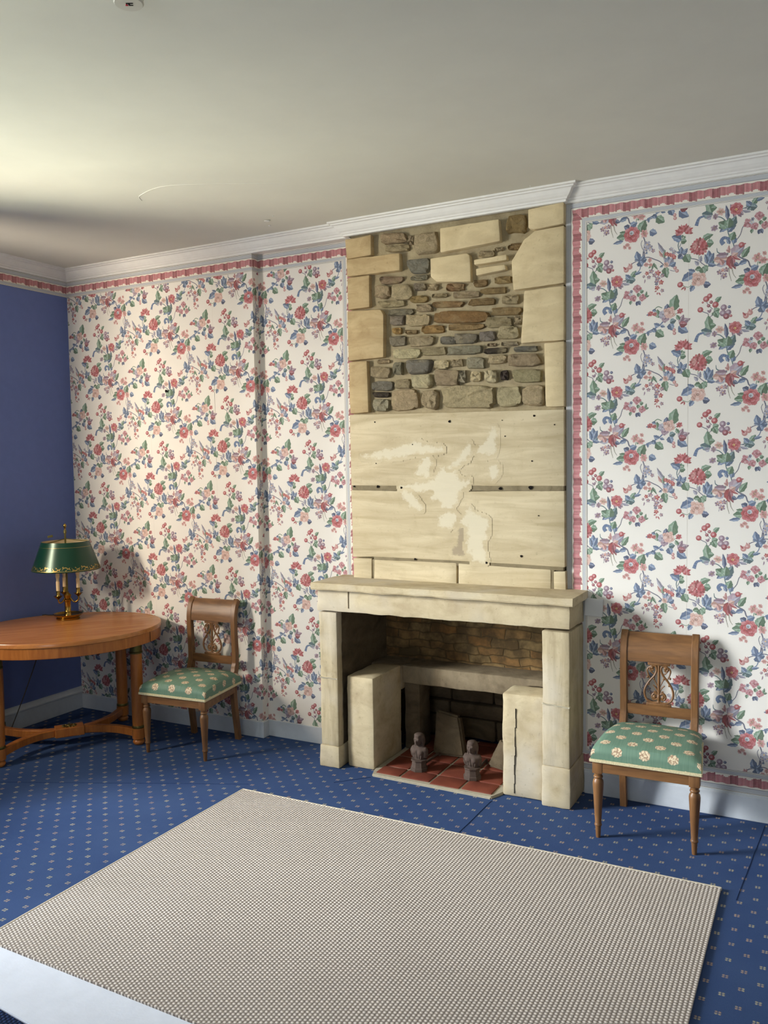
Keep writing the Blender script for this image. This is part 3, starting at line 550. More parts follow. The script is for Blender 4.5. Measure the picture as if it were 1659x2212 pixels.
# ------------------------------------------------------------------ chimney breast of dressed stone and rubble
breast = thing('chimney_breast', 'bare stone chimney breast with rubble panel and smooth slabs above the mantelpiece', 'chimney breast', ((X2+X3)/2, 0, 1.0))
def add(name, bm, mat, par, smooth=False):
    inv = Vector(par.location)
    if par.rotation_euler.z == 0 and par.parent is None:
        for q in bm.verts: q.co -= inv
    return mesh_obj(name, bm, mat, par, smooth)
add('mortar_bed', roughen(box(X2+.012, X3-.012, -.056, .0, .99, 2.90), .03, .007, 14, 3), 'mortar', breast, True)
STONES = json.loads('[["t",-494,2830,-337,2816,-336,2872,-493,2887],["t",-337,2805,-297,2802,-296,2850,-336,2854],["t",-472,2785,-327,2773,-326,2812,-471,2825],["c",-293,2751,-153,2740,-152,2848,-292,2861],["o",214,2787,319,2778,320,2870,215,2881],["o",220,2708,304,2701,304,2734,220,2741],["t",150,2712,196,2708,196,2729,150,2733],["t",60,2694,150,2687,150,2717,60,2724],["b",-335,2656,-203,2647,-202,2722,-333,2733],["p",-511,2619,-365,2609,-364,2650,-511,2660],["g",-322,2618,-219,2611,-218,2639,-321,2646],["o",34,2547,112,2543,112,2576,34,2581],["o",150,2550,241,2544,241,2580,151,2586],["t",-531,2545,-443,2540,-442,2608,-530,2614],["t",-436,2530,-309,2522,-308,2599,-435,2607],["g",-303,2561,-228,2557,-228,2597,-303,2602],["t",-216,2556,-161,2552,-160,2586,-215,2590],["r",-117,2539,-13,2533,-12,2571,-116,2578],["o",76,2504,218,2496,219,2529,76,2538],["t",-201,2514,-110,2509,-110,2534,-201,2539],["t",-83,2501,72,2492,73,2525,-83,2535],["t",186,2445,282,2440,283,2487,187,2492],["o",-324,2500,-225,2495,-225,2532,-323,2538],["t",-515,2494,-356,2485,-355,2523,-515,2532],["t",-291,2451,-195,2444,-194,2484,-290,2492],["r",-195,2464,-25,2452,-25,2484,-194,2497],["o",8,2454,154,2446,155,2482,8,2490],["g",-456,2445,-305,2434,-305,2472,-455,2483],["R",-182,2382,117,2363,117,2424,-181,2446],["o",123,2394,295,2382,295,2424,124,2436],["t",-354,2383,-210,2374,-209,2433,-353,2443],["g",-444,2394,-359,2388,-358,2440,-443,2446],["t",97,2334,244,2324,244,2379,98,2389],["t",250,2338,294,2335,295,2379,251,2382],["O",-434,2348,-378,2345,-377,2378,-433,2382],["o",-364,2342,-285,2337,-285,2360,-363,2365],["O",-266,2337,-133,2329,-132,2371,-265,2380],["o",-107,2338,89,2326,89,2361,-107,2374],["t",161,2272,283,2265,283,2331,162,2339],["g",-451,2284,-352,2278,-351,2334,-450,2340],["t",-338,2274,-183,2266,-183,2321,-337,2330],["b",-158,2271,-66,2266,-65,2307,-157,2313],["g",-74,2268,59,2260,59,2313,-74,2321],["b",64,2269,151,2264,152,2316,64,2321],["g",177,2237,275,2232,275,2254,177,2259],["t",106,2240,156,2238,156,2255,106,2258],["c",-433,2214,-273,2207,-272,2262,-432,2270],["t",-259,2219,-121,2212,-120,2258,-258,2265],["g",-115,2212,75,2203,75,2251,-114,2261],["d",88,2204,212,2198,212,2229,88,2235],["b",248,2202,375,2195,375,2224,248,2231],["g",-430,2128,-372,2125,-371,2196,-429,2200],["b",-349,2129,-204,2123,-203,2198,-348,2204],["c",-194,2144,-105,2140,-105,2186,-193,2190],["t",-96,2150,-25,2147,-25,2187,-95,2190],["g",-12,2132,98,2128,99,2188,-11,2193],["c",112,2151,211,2147,212,2191,112,2196],["t",216,2131,390,2124,391,2187,216,2195],["t",-530,2194,-453,2191,-452,2214,-530,2218],["t",-564,2120,-450,2113,-449,2177,-563,2184],["t",-427,2056,-329,2050,-328,2101,-426,2107],["c",-319,2053,-197,2047,-196,2117,-318,2125],["t",-191,2058,-43,2050,-42,2135,-190,2144],["g",-53,2067,-9,2064,-9,2129,-52,2132],["c",12,2067,73,2064,74,2116,13,2120],["c",91,2059,159,2055,159,2118,91,2123],["d",176,2065,219,2063,219,2115,176,2117],["y",239,2050,390,2042,390,2107,240,2117],["b",-561,2051,-437,2044,-436,2096,-560,2103],["d",-562,2014,-456,2009,-455,2040,-561,2046],["g",-558,1940,-457,1936,-456,2004,-557,2009],["p",-452,1940,-277,1933,-276,2039,-450,2048],["t",-263,1940,-164,1936,-162,2033,-262,2038],["C",-158,1939,150,1926,151,2043,-157,2060],["c",158,1934,289,1928,289,2032,159,2039],["t",295,1932,405,1927,405,2026,296,2032]]')
SC = {'t': (206, 186, 148), 'g': (178, 168, 144), 'b': (158, 152, 138), 'c': (230, 212, 170), 'C': (234, 216, 174), 'o': (178, 150, 104), 'O': (198, 164, 106), 'r': (182, 146, 104), 'R': (162, 128, 84), 'd': (92, 84, 78), 'y': (206, 192, 150), 'p': (202, 176, 142)}
for idx, s in enumerate(STONES):
    bm = bmesh.new(); cl = colour_layer(bm)
    P = [Vector((s[1+2*i]/1000, 0, s[2+2*i]/1000)) for i in range(4)]; rs = random.Random(idx+40); n = 22
    kb = rs.uniform(-.09, .09); base = [c*(1+kb+rs.uniform(-.015, .015)) for c in SC[s[0]]]; col = srgb(*(min(255, c) for c in base)); ph = rs.uniform(0, 9)
    size = min((P[1]-P[0]).length, (P[3]-P[0]).length)
    def pos(u, w, y):
        a = P[0].lerp(P[1], (u+1)/2); b = P[3].lerp(P[2], (u+1)/2); p = a.lerp(b, (w+1)/2); return Vector((p.x, y, p.z))
    rings = []; deep = -.052 - min(.036, size*.55)*rs.uniform(.75, 1.1)
    for k, (sc, dy) in enumerate(((1.0, -.048), (.99, -.060), (.93, deep*.55-.034), (.78, deep), (.42, deep-.003))):
        ring = []
        for i in range(n):
            a = 2*math.pi*i/n; ca, sa = math.cos(a), math.sin(a); ex = .42
            u = math.copysign(abs(ca)**ex, ca); w = math.copysign(abs(sa)**ex, sa)
            j = 1.02 + .20*noise.noise(Vector((ca*1.5+ph, sa*1.5, idx*.7))) + .10*noise.noise(Vector((ca*3.5+ph, sa*3.5, idx*.9))) - .10*max(0, abs(u*w)-.3)*rs.random()
            y = dy + (.018*noise.noise(Vector((u*2.0*sc+ph, w*2.0*sc, idx))) if k > 1 else 0)
            if s[0] == 'C' and k > 1: y += .004*math.sin(u*sc*34+w)
            ring.append(bm.verts.new(pos(u*sc*j*.99, w*sc*j*.99, y)))
        rings.append(ring)
    fs = []
    for a, b in zip(rings, rings[1:]):
        for i in range(n): fs.append(bm.faces.new((a[i], a[(i+1) % n], b[(i+1) % n], b[i])))
    cvt = bm.verts.new(pos(0, 0, deep-.003)); 
    for i in range(n): fs.append(bm.faces.new((rings[-1][i], rings[-1][(i+1) % n], cvt)))
    for f in fs:
        for l in f.loops: l[cl] = (*col, 1)
    bmesh.ops.recalc_face_normals(bm, faces=bm.faces[:])
    add('rubble_stone', bm, 'rubble', breast, True)
def block(poly, y0, y1, seed, bev=.007, amp=.0025, cell=.03):
    bm = bmesh.new(); add_prism(bm, [(poly[i]/1000, poly[i+1]/1000) for i in range(0, len(poly), 2)], y0, y1, lambda a, b, l: Vector((a, l, b)))
    if bev: bmesh.ops.bevel(bm, geom=bm.edges[:], offset=bev, segments=2, affect='EDGES', profile=.5)
    return roughen(bm, cell, amp, 9, seed, .002)
for i, q in enumerate(json.loads('[[-707,2881,-543,2885,-544,2776,-700,2771],[-701,2773,-373,2767,-373,2674,-700,2677],[-700,2673,-560,2674,-562,2500,-700,2497],[-702,2494,-494,2484,-474,2454,-478,2223,-698,2219],[-698,2216,-582,2216,-577,1933,-696,1929],[330,2889,511,2896,512,2791,361,2786,331,2795],[365,2783,511,2786,511,2511,252,2504,243,2650,270,2687,309,2744],[308,2497,512,2503,510,2239,289,2239],[408,2234,510,2235,510,1918,415,1919],[-139,2862,183,2864,190,2752,-139,2736],[-198,2716,4,2720,25,2707,29,2570,-166,2590,-198,2622],[45,2680,221,2686,223,2655,46,2651],[54,2635,213,2637,218,2609,57,2596]]')): add('dressed_stone', block(q, .0, YB-rnd.uniform(-.003, .004), i), 'ashlar_brown' if i < 5 else 'ashlar', breast, True)
for i, q in enumerate(json.loads('[[-697,1925,509,1905,510,1530,-193,1530,-696,1532],[-696,1507,-194,1501,510,1508,512,1129,-55,1137,-557,1139,-692,1134],[-689,1126,-571,1131,-574,1004,-689,1006],[-557,1124,-66,1127,-67,990,-562,997],[-55,1125,441,1114,441,1012,-57,990],[453,1107,514,1110,518,1005,455,1006]]')): add('overmantel_slab', block(q, .0, YB, i+30, .004, .0002, .05), 'slab_stone', breast, True)
def skim(pts, fade=.045, lift=.0):
    # thin skim on the slab: grid over the outline, 'Col' holds how far inside it each corner lies
    def sd(x, z):
        ins = False; d = 9.0
        for (ax, az), (bx, bz) in zip(pts, pts[1:]+pts[:1]):
            if (az > z) != (bz > z) and x < (bx-ax)*(z-az)/(bz-az)+ax: ins = not ins
            vx, vz = bx-ax, bz-az; u = max(0, min(1, ((x-ax)*vx+(z-az)*vz)/(vx*vx+vz*vz+1e-12))); d = min(d, math.hypot(x-ax-u*vx, z-az-u*vz))
        return d if ins else -d
    bm = bmesh.new(); cl = colour_layer(bm); x0 = min(p[0] for p in pts)-.02; x1 = max(p[0] for p in pts)+.02; z0 = min(p[1] for p in pts)-.02; z1 = max(p[1] for p in pts)+.02
    nx = int((x1-x0)/.008)+1; nz = int((z1-z0)/.008)+1; G = {}
    for i in range(nx+1):
        for j in range(nz+1):
            x = x0+(x1-x0)*i/nx; z = z0+(z1-z0)*j/nz; d = sd(x, z)
            if d > -.028: k = max(0, min(1, .42+d/fade)); G[i, j] = (bm.verts.new((x, YB-.0006-lift, z)), k)
    for i in range(nx):
        for j in range(nz):
            q = [G.get(c_) for c_ in ((i, j), (i+1, j), (i+1, j+1), (i, j+1))]
            if None in q: continue
            f = bm.faces.new([p[0] for p in q])
            for l, p in zip(f.loops, q): l[cl] = (p[1], p[1], p[1], 1)
    for v_ in [v_ for v_ in bm.verts if not v_.link_faces]: bm.verts.remove(v_)
    return bm
for i, q in enumerate(json.loads('[[-246,1689,-204,1669,-214,1589,-239,1581,-286,1597,-273,1635],[-181,1565,-130,1626,-80,1626,-48,1565,8,1557,4,1535,-49,1505,-58,1459,-91,1405,-132,1413,-165,1458,-199,1458,-194,1504,-309,1504,-387,1511,-378,1535,-248,1543],[138,1823,162,1818,153,1749,148,1705,82,1698,58,1714,114,1772],[-64,1663,2,1737,22,1726,10,1685,-64,1633,-105,1626],[120,1631,160,1638,171,1586,136,1568,116,1594],[-383,1503,-326,1488,-263,1423,-276,1401,-327,1426,-370,1472],[-171,1358,-133,1386,-75,1383,-63,1356,-100,1314,-142,1309,-171,1331],[7,1411,35,1385,79,1374,110,1348,98,1266,77,1235,97,1153,76,1137,28,1150,33,1196,-2,1187,2,1316,-35,1338],[-626,1695,-489,1724,-279,1766,-246,1743,-145,1729,-212,1711,-472,1681]]')):
    pts = [(q[k]/1000, q[k+1]/1000) for k in range(0, len(q), 2)]; sm = [(p.x, p.y) for p in smooth_path([(a, b, 0) for a, b in pts+pts[:1]], 9)][:-1]
    sm = [(a+.014*noise.noise(Vector((a*45, b*45, 1)))+.007*noise.noise(Vector((a*150, b*150, 3))), b+.014*noise.noise(Vector((a*45, b*45, 5)))+.007*noise.noise(Vector((a*150, b*150, 7)))) for a, b in sm]
    add('plaster_patch', skim(sm, .045, .00009*i), 'plaster_patch', breast)
bm = bmesh.new()
for x0, x1, z0, z1 in ((-.692, .506, 1.504, 1.534), (-.56, .505, 1.112, 1.15), (-.569, -.553, 1.01, 1.125), (.437, .458, 1.01, 1.12)): add_box(bm, x0, x1, YB+.003, -.04, z0, z1, .002)
add('mortar_joint', roughen(bm, .02, .004, 22, 9), 'dark_mortar', breast, True)
sp9 = [(-.047, 1.31), (-.012, 1.322), (-.002, 1.26), (-.004, 1.18), (-.08, 1.168), (-.086, 1.20), (-.058, 1.225)]
add('damp_stain', skim([(p.x, p.y) for p in smooth_path([(a, b, 0) for a, b in sp9+sp9[:1]], 5)][:-1], .045, -.0001), 'stain', breast)
for x, z, r in json.loads('[[-538,1879,5],[-96,1867,9],[-312,1752,4],[-534,1654,4],[207,1782,4],[347,1655,5],[-526,1527,10],[-382,1521,8],[180,1518,10],[339,1522,13],[-306,1137,8],[102,1135,8],[359,1879,7],[-675,1528,6],[289,1176,8],[462,1832,4],[192,1863,3],[379,1383,4]]'):
    r *= .001*.75; bm = bmesh.new(); add_prism(bm, [(x/1000+r*math.cos(a)*(1+.3*math.sin(a*3+x)), z/1000+r*math.sin(a)) for a in [k*.6283 for k in range(10)]], YB+.004, YB-.0026, lambda a, b, l: Vector((a, l, b)))
    add('drill_hole', bm, 'dark', breast)

# ------------------------------------------------------------------ fireplace
fire = thing('fireplace', 'pale stone fireplace with thick shelf, plain jambs and low block cheeks', 'fireplace', (-.1, 0, 0))
pr = [(-.347, 1.019), (-.347, .981), (-.340, .977), (.0, .977), (.0, 1.019)]
bm = bmesh.new(); add_prism(bm, pr, -.812, .6196, lambda a, b, l: Vector((l, a, b)))
bmesh.ops.bevel(bm, geom=[e for e in bm.edges if abs(e.verts[0].co.x-e.verts[1].co.x) > .5], offset=.004, segments=2, affect='EDGES')
add('mantel_shelf', roughen(bm, .035, .0035, 8, 2, .004), 'mantel_stone', fire, True)
bm = bmesh.new(); add_box(bm, -.7965, .596, -.308, -.02, .862, .978, .005); add('lintel', roughen(bm, .03, .003, 12, 6, .005), 'mantel_stone', fire, True)
add('jamb', rock_box(-.790, -.676, -.306, -.245, .118, .856, .008, .03, .003, 11), 'jamb_stone', fire, True)
add('jamb', rock_box(.4584, .594, -.306, .0, .196, .852, .008, .03, .003, 12), 'jamb_stone', fire, True)
add('plinth', rock_box(-.7975, -.672, -.312, .0, .0, .122, .008, .03, .003, 13), 'mantel_stone', fire, True)
add('plinth', rock_box(.456, .598, -.310, .0, .0, .200, .008, .03, .003, 14), 'mantel_stone', fire, True)
for x0, x1, z, sl in ((-.788, -.678, .498, -.006), (.461, .592, .502, -.012)):
    bm = bmesh.new(); n = 26
    for k in range(n):
        a = x0+(x1-x0)*k/n; b = x0+(x1-x0)*(k+1)/n; zc = z+sl*k/n+.004*noise.noise(Vector((a*40, 3, z))); h = .0028+.003*abs(noise.noise(Vector((a*55, 7, z))))
        add_box(bm, a-.001, b+.001, -.3095, -.29, zc-h, zc+h)
    add('joint_pointing', bm, 'white_mortar', fire)
bm = bmesh.new(); add_box(bm, -.6005, -.5985, -.3115, -.29, .885, .974); add('lintel_joint', bm, 'dark_mortar', fire)
add('cheek_block', rock_box(-.655, -.488, -.252, .09, .0, .505, .012, .03, .004, 15), 'mantel_stone', fire, True)
add('cheek_block', rock_box(.242, .4575, -.268, -.09, .0, .518, .014, .03, .004, 16), 'mantel_stone', fire, True)
bm = bmesh.new()
for k in range(9):
    x = .306+.0012*k+.002*math.sin(k*2); z0 = .02+k*.047; add_box(bm, x-.0007, x+.0008+.0006*(k % 3), -.2725, -.26, z0, z0+.049)
add('cheek_crack', bm, 'dark', fire)
add('cheek_back', rock_box(.25, .468, -.10, .14, .0, .47, .02, .035, .010, 17), 'dark_stone', fire, True)
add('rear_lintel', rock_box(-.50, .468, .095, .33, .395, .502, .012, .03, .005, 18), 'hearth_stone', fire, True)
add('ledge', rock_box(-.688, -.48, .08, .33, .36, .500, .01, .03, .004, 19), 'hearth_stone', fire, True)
add('inner_post', rock_box(-.485, -.385, .11, .26, .0, .40, .01, .03, .005, 20), 'dark_stone', fire, True)
add('fireback', box(FXL, FXR, .275, .50, .50, .97), 'fire_brick', fire)
bm = bmesh.new(); zz = .02
for k in range(5):
    h = (.13, .09, .10, .08, .06)[k]; x = FXL
    while x < FXR-.02:
        w = rnd.uniform(.2, .4); x1 = min(FXR, x+w); 
        b2 = rock_box(x+.003, x1-.003, .385+rnd.uniform(-.008, .008), .52, zz+.003, zz+h-.003, .012, .04, .006, k*9+int(x*40)); me = bpy.data.meshes.new('t'); b2.to_mesh(me); bm.from_mesh(me); bpy.data.meshes.remove(me); b2.free(); x = x1
    zz += h
add('firebox_stonework', bm, 'dark_stone', fire, True)
add('inner_wall', roughen(box(-.79, FXL+.012, -.25, .30, .0, .90), .04, .004, 9, 21), 'dark_stone', fire, True)
add('smoke_hood', roughen(box(FXL, FXR, -.03, .5, .945, .985), .05, .004, 9, 22), 'dark_stone', fire, True)
hp = [(-.462, -.328), (.212, -.347), (.246, -.262), (.246, .40), (-.49, .40), (-.49, -.24)]
bm = bmesh.new(); add_prism(bm, hp, -.02, .012, lambda a, b, l: Vector((a, b, l))); bmesh.ops.bevel(bm, geom=bm.edges[:], offset=.005, segments=2, affect='EDGES')
add('hearth_slab', roughen(bm, .04, .002, 12, 23), 'concrete', fire, True)
bm = bmesh.new()
for i, (x0, x1) in enumerate(((-.455, -.312), (-.306, -.139), (-.133, .034), (.040, .207), (.213, .246))):
    for j, (y0, y1) in enumerate(((-.306, -.196), (-.190, -.022), (-.016, .152), (.158, .325), (.33, .39))):
        if i == 4 and j == 0: continue
        y0s = y0+.003*math.sin(i*2.3+j)+(.006 if i == 0 else -.012*(i > 1))*(j == 0)
        add_box(bm, x0+.003, x1-.003, y0s, y1-.003, .004, .0175+.001*math.sin(i*3+j*5), .003)
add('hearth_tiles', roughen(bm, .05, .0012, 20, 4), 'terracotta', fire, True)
for (nm, lb, x, y, rz, poly) in (('stone_slab', 'rough trapezoid stone slab leaning behind the left andiron', -.20, .10, .12, [(-.085, 0), (.10, 0), (.055, .22), (-.08, .245)]), ('stone_slab', 'rough stone chunk lying behind the right andiron', .150, .02, -.35, [(-.09, 0), (.085, 0), (.07, .15), (-.02, .165), (-.07, .06)])):
    bm = bmesh.new(); add_prism(bm, poly, -.035, .035, lambda a, b, l: Vector((a, l, b))); bmesh.ops.bevel(bm, geom=bm.edges[:], offset=.012, segments=2, affect='EDGES')
    o = tag(mesh_obj(nm, roughen(bm, .03, .005, 10, int(x*50)), 'dark_stone', None, True, (x, y, .0165)), lb, 'stone'); o.rotation_euler = (R(-12 if x < 0 else -8), 0, rz)
o = tag(mesh_obj('switch_plate', box(0, .088, -.012, .0, 0, .088, .003), 'plate_plastic', None, False, (.604, YL-.005, .894)), 'blank white square plate on the wallpaper beside the mantel shelf', 'plate'); o.rotation_euler = (0, R(2), 0)

# ------------------------------------------------------------------ andirons: bust on a pedestal with a log bar behind
def ell(bm, c, r, seg=20, rot=None):
    g = bmesh.ops.create_uvsphere(bm, u_segments=seg, v_segments=seg//2+2, radius=1.0)
    for q in g['verts']:
        p = Vector((q.co.x*r[0], q.co.y*r[1], q.co.z*r[2])); q.co = (rot @ p if rot else p) + Vector(c)
    return g['verts']
def remeshed(name, bm, mat, par, vox=.003, it=3):
    o = mesh_obj(name, bm, mat, par)
    md = o.modifiers.new('union', 'REMESH'); md.mode = 'VOXEL'; md.voxel_size = vox; md.use_smooth_shade = True
    s = o.modifiers.new('soft', 'SMOOTH'); s.iterations = it; s.factor = .5
    return o
def andiron(loc, rz, label):
    a = thing('andiron', label, 'andiron', loc, rz, 'bust andirons in the hearth'); a.scale = (1.08, 1.08, 1.08)
    oc = [(r, z) for r, z in ((.044, 0), (.044, .014), (.039, .017), (.036, .046), (.041, .050), (.041, .056))]
    mesh_obj('pedestal', lathe(oc, seg=8), 'iron', a)
    bm = bmesh.new(); RX = lambda d: Matrix.Rotation(R(d), 3, 'X')
    ell(bm, (0, .004, .080), (.037, .026, .034)); ell(bm, (0, .003, .099), (.0475, .024, .0185))         # chest and shoulders
    ell(bm, (-.033, .006, .088), (.013, .018, .030)); ell(bm, (.033, .006, .088), (.013, .018, .030)); ell(bm, (0, .010, .070), (.038, .022, .022))
    ell(bm, (-.015, -.014, .092), (.015, .012, .015)); ell(bm, (.015, -.014, .092), (.015, .012, .015))
    ell(bm, (0, .004, .058), (.030, .024, .012))
    ell(bm, (0, .004, .122), (.0125, .0135, .022))                                                       # neck
    ell(bm, (0, -.004, .152), (.0205, .025, .027)); ell(bm, (0, -.013, .136), (.013, .014, .012))      # head and jaw
    ell(bm, (0, .006, .166), (.026, .026, .018)); ell(bm, (0, .014, .150), (.026, .022, .030))         # hair
    ell(bm, (0, -.002, .176), (.022, .022, .009)); ell(bm, (0, -.012, .172), (.017, .014, .008))       # diadem
    for s in (-1, 1):
        ell(bm, (s*.0215, .009, .146), (.007, .016, .024)); ell(bm, (s*.021, .006, .118), (.0055, .009, .018))  # side locks
        ell(bm, (s*.0215, -.002, .150), (.004, .006, .008))                                            # ears
        ell(bm, (s*.0085, -.0245, .1535), (.0045, .004, .0025)); ell(bm, (s*.009, -.0255, .1585), (.007, .004, .0018))  # eyes, brows
    ell(bm, (0, -.0300, .1475), (.0035, .005, .0075)); ell(bm, (0, -.0272, .1385), (.0065, .004, .0018)); ell(bm, (0, -.0266, .1355), (.0055, .004, .0018))
    for k in range(5):                                                                                  # drapery folds
        x = -.03+k*.013; ell(bm, (x, -.018+abs(k-2)*.003, .082-abs(k-2)*.002), (.0028, .008, .026), 12, Matrix.Rotation(R(-28+k*10), 3, 'Y'))
    o = remeshed('bust', bm, 'iron', a, .0026, 2); o.location = (0, 0, 0)
    bm = tube([(0, .03, .014), (0, .12, .014), (0, .21, .014), (0, .222, .010), (0, .224, .0)], .007, 6, 8, (1, 0, 0)); mesh_obj('log_bar', bm, 'iron', a)
    return a
andiron((-.257, -.176, .0185), R(-3), 'left of the two rusty bust andirons on the hearth tiles')
andiron((.043, -.166, .0185), R(3), 'right of the two rusty bust andirons, beside the cracked block')

# ------------------------------------------------------------------ chairs
SEATW, BACKW, SD = .4425, .350, .405     # front and back width, depth (local: front at y=0, back at +y, x centred)
def cushion_mesh():
    bm = bmesh.new(); uvl = bm.loops.layers.uv.new('UV'); nx, prof = 26, []
    zb, ht = .345, .062
    # section from the front-bottom edge, up, over the crown and down the back
    path = [(-.004, zb)] + [(-.006, zb+.012+.034*i/4) for i in range(5)] + [(-.003, zb+.053), (.006, zb+.062), (.022, zb+.069)]
    for i in range(1, 12):
        s = i/12; path.append((.022+(SD-.044)*s, zb+.069+.020*math.sin(math.pi*s)))
    path += [(SD-.022, zb+.069), (SD-.006, zb+.062), (SD+.003, zb+.050), (SD+.004, zb+.02), (SD+.003, zb)]
    L = [0]
    for a, b in zip(path, path[1:]): L.append(L[-1]+math.hypot(b[0]-a[0], b[1]-a[1]))
    grid = []
    for (y, z), l in zip(path, L):
        t = min(1, max(0, y/SD)); w = SEATW+(BACKW+.02-SEATW)*t; row = []
        xs = [-w/2-.003]*0
        side = [(-1, zb), (-1.0, zb+.03), (-1.0, zb+.05), (-.985, zb+.062), (-.95, zb+.070)]
        row_pts = []
        top = z
        for k in range(nx+1):
            u = -1+2*k/nx; ed = max(0, (abs(u)-.80)/.20); zz = zb+(top-zb)*(1-.20*ed**2.2) + (.010*(1-u*u) if top > zb+.06 else 0)
            row_pts.append((u*(w/2+.004), y, zz, u*w/2, l))
        # rolled sides
        x0 = w/2+.006; zl = row_pts[0][2]
        left = [(-x0, y, zb+(zl-zb)*q, -w/2-(zl-zb)*(1-q)-.006, l) for q in (0, .3, .6, .85)]
        right = [(x0, y, zb+(zl-zb)*q, w/2+(zl-zb)*(1-q)+.006, l) for q in (.85, .6, .3, 0)]
        grid.append([(bm.verts.new(p[:3]), (p[3]+.0, p[4]-.052)) for p in left+row_pts+right])
    for a, b in zip(grid, grid[1:]):
        for k in range(len(a)-1):
            q = (a[k], a[k+1], b[k+1], b[k])
            try: f = bm.faces.new([v_[0] for v_ in q])
            except ValueError: continue
            for l_, v_ in zip(f.loops, q): l_[uvl].uv = v_[1]
    bmesh.ops.recalc_face_normals(bm, faces=bm.faces[:])
    return bm
def turned_leg(x, y):
    pr = [(.0095, 0), (.0105, .012), (.0125, .052), (.0155, .054), (.0165, .058), (.0150, .062), (.0135, .066), (.0165, .12), (.0205, .19), (.0232, .232), (.0236, .246), (.0215, .258), (.0165, .264), (.0160, .267), (.0195, .270), (.0205, .274), (.0190, .278), (.0160, .280), (.0175, .288), (.019, .296)]
    bm = lathe(pr, x, y, 24); add_box(bm, x-.0215, x+.0215, y-.0215, y+.0215, .292, .3455, .002); return bm
def stile(sx):
    # rear leg and back post in one curved piece (y back, z up): sabre foot, kick at the seat, scrolled top
    pts = [(.412, 0), (.402, .08), (.388, .17), (.378, .26), (.376, .34), (.380, .39), (.398, .44), (.405, .50), (.402, .60), (.398, .70), (.402, .76), (.418, .81), (.440, .842)]
    P = smooth_path([(sx*((BACKW/2-.016) + .006*max(0, (.3-z))), y, z) for y, z in pts], 5)
    def sec(i, n):
        z = P[i].z; dpt = .0165 if z > .3 else .014+.004*z/.3
        if .36 < z < .46: dpt = .021
        return rect(.0162, dpt, .2)
    bm = add_sweep(bmesh.new(), P, sec, (0, 1, 0))
    return bm
def curved_rail(z0, z1, y_of, half, th):
    bm = bmesh.new(); n = 8
    A = []
    for i in range(n+1):
        z = z0+(z1-z0)*i/n; y = y_of(z); A.append([bm.verts.new((x, y+d, z)) for x, d in ((-half, -th), (half, -th), (half, th), (-half, th))])
    for a, b in zip(A, A[1:]):
        for k in range(4): bm.faces.new((a[k], a[(k+1) % 4], b[(k+1) % 4], b[k]))
    bm.faces.new(A[0]); bm.faces.new(A[-1]); bmesh.ops.recalc_face_normals(bm, faces=bm.faces[:])
    bmesh.ops.bevel(bm, geom=[e for e in bm.edges if e.calc_face_angle(0) > .8], offset=.0025, segments=2, affect='EDGES')
    return bm
def yback(z):
    pts = [(.398, .44), (.405, .50), (.402, .60), (.398, .70), (.402, .76), (.418, .81), (.440, .842)]
    for (a, za), (b, zb_) in zip(pts, pts[1:]):
        if z <= zb_: return a+(b-a)*max(0, (z-za))/(zb_-za)
    return .440
def lyre_bm():
    bm = bmesh.new(); y = .401; c6 = circ(.0046, 8)
    def S(pts, r=.0046, r2=None):
        P = smooth_path([(x, y-.002, z) for x, z in pts], 7); n_ = len(P)
        add_sweep(bm, P, lambda i, n: circ(r+((r2 or r)-r)*i/(n-1), 8), (0, 1, 0))
    add_box(bm, -.056, .056, y-.008, y+.008, .506, .520, .002); add_box(bm, -.050, .050, y-.008, y+.008, .698, .712, .002)
    for s in (-1, 1):
        S([(s*.006, .560), (s*.020, .566), (s*.030, .552), (s*.022, .536), (s*.006, .540), (s*.004, .526), (s*.026, .521), (s*.052, .532), (s*.064, .560), (s*.060, .590), (s*.042, .622), (s*.020, .650), (s*.010, .676), (s*.014, .695)], .0052)
        S([(s*.014, .693), (s*.030, .696), (s*.040, .686), (s*.036, .674), (s*.024, .676)], .0050)
        S([(s*.042, .690), (s*.052, .674), (s*.046, .650), (s*.036, .630)], .0040, .0032); S([(s*.018, .655), (s*.030, .662), (s*.044, .680)], .0034)
        S([(s*.001, .566), (s*.012, .590), (s*.026, .604)], .0034, .0028); S([(s*.001, .592), (s*.014, .618), (s*.022, .632)], .0032, .0026); S([(s*.001, .556), (s*.014, .574), (s*.022, .574)], .0036, .003)
        ell(bm, (s*.030, y-.003, .686), (.0085, .006, .0085), 12); ell(bm, (s*.019, y-.003, .548), (.0095, .006, .0105), 12); ell(bm, (s*.046, y-.002, .606), (.0055, .005, .0055), 10); ell(bm, (s*.022, y-.002, .634), (.005, .005, .005), 10); ell(bm, (s*.050, y-.002, .640), (.005, .005, .006), 10)
    S([(0, .522), (0, .60), (0, .698)], .0066, .0056); ell(bm, (0, y-.004, .548), (.008, .007, .018), 12)
    return bm
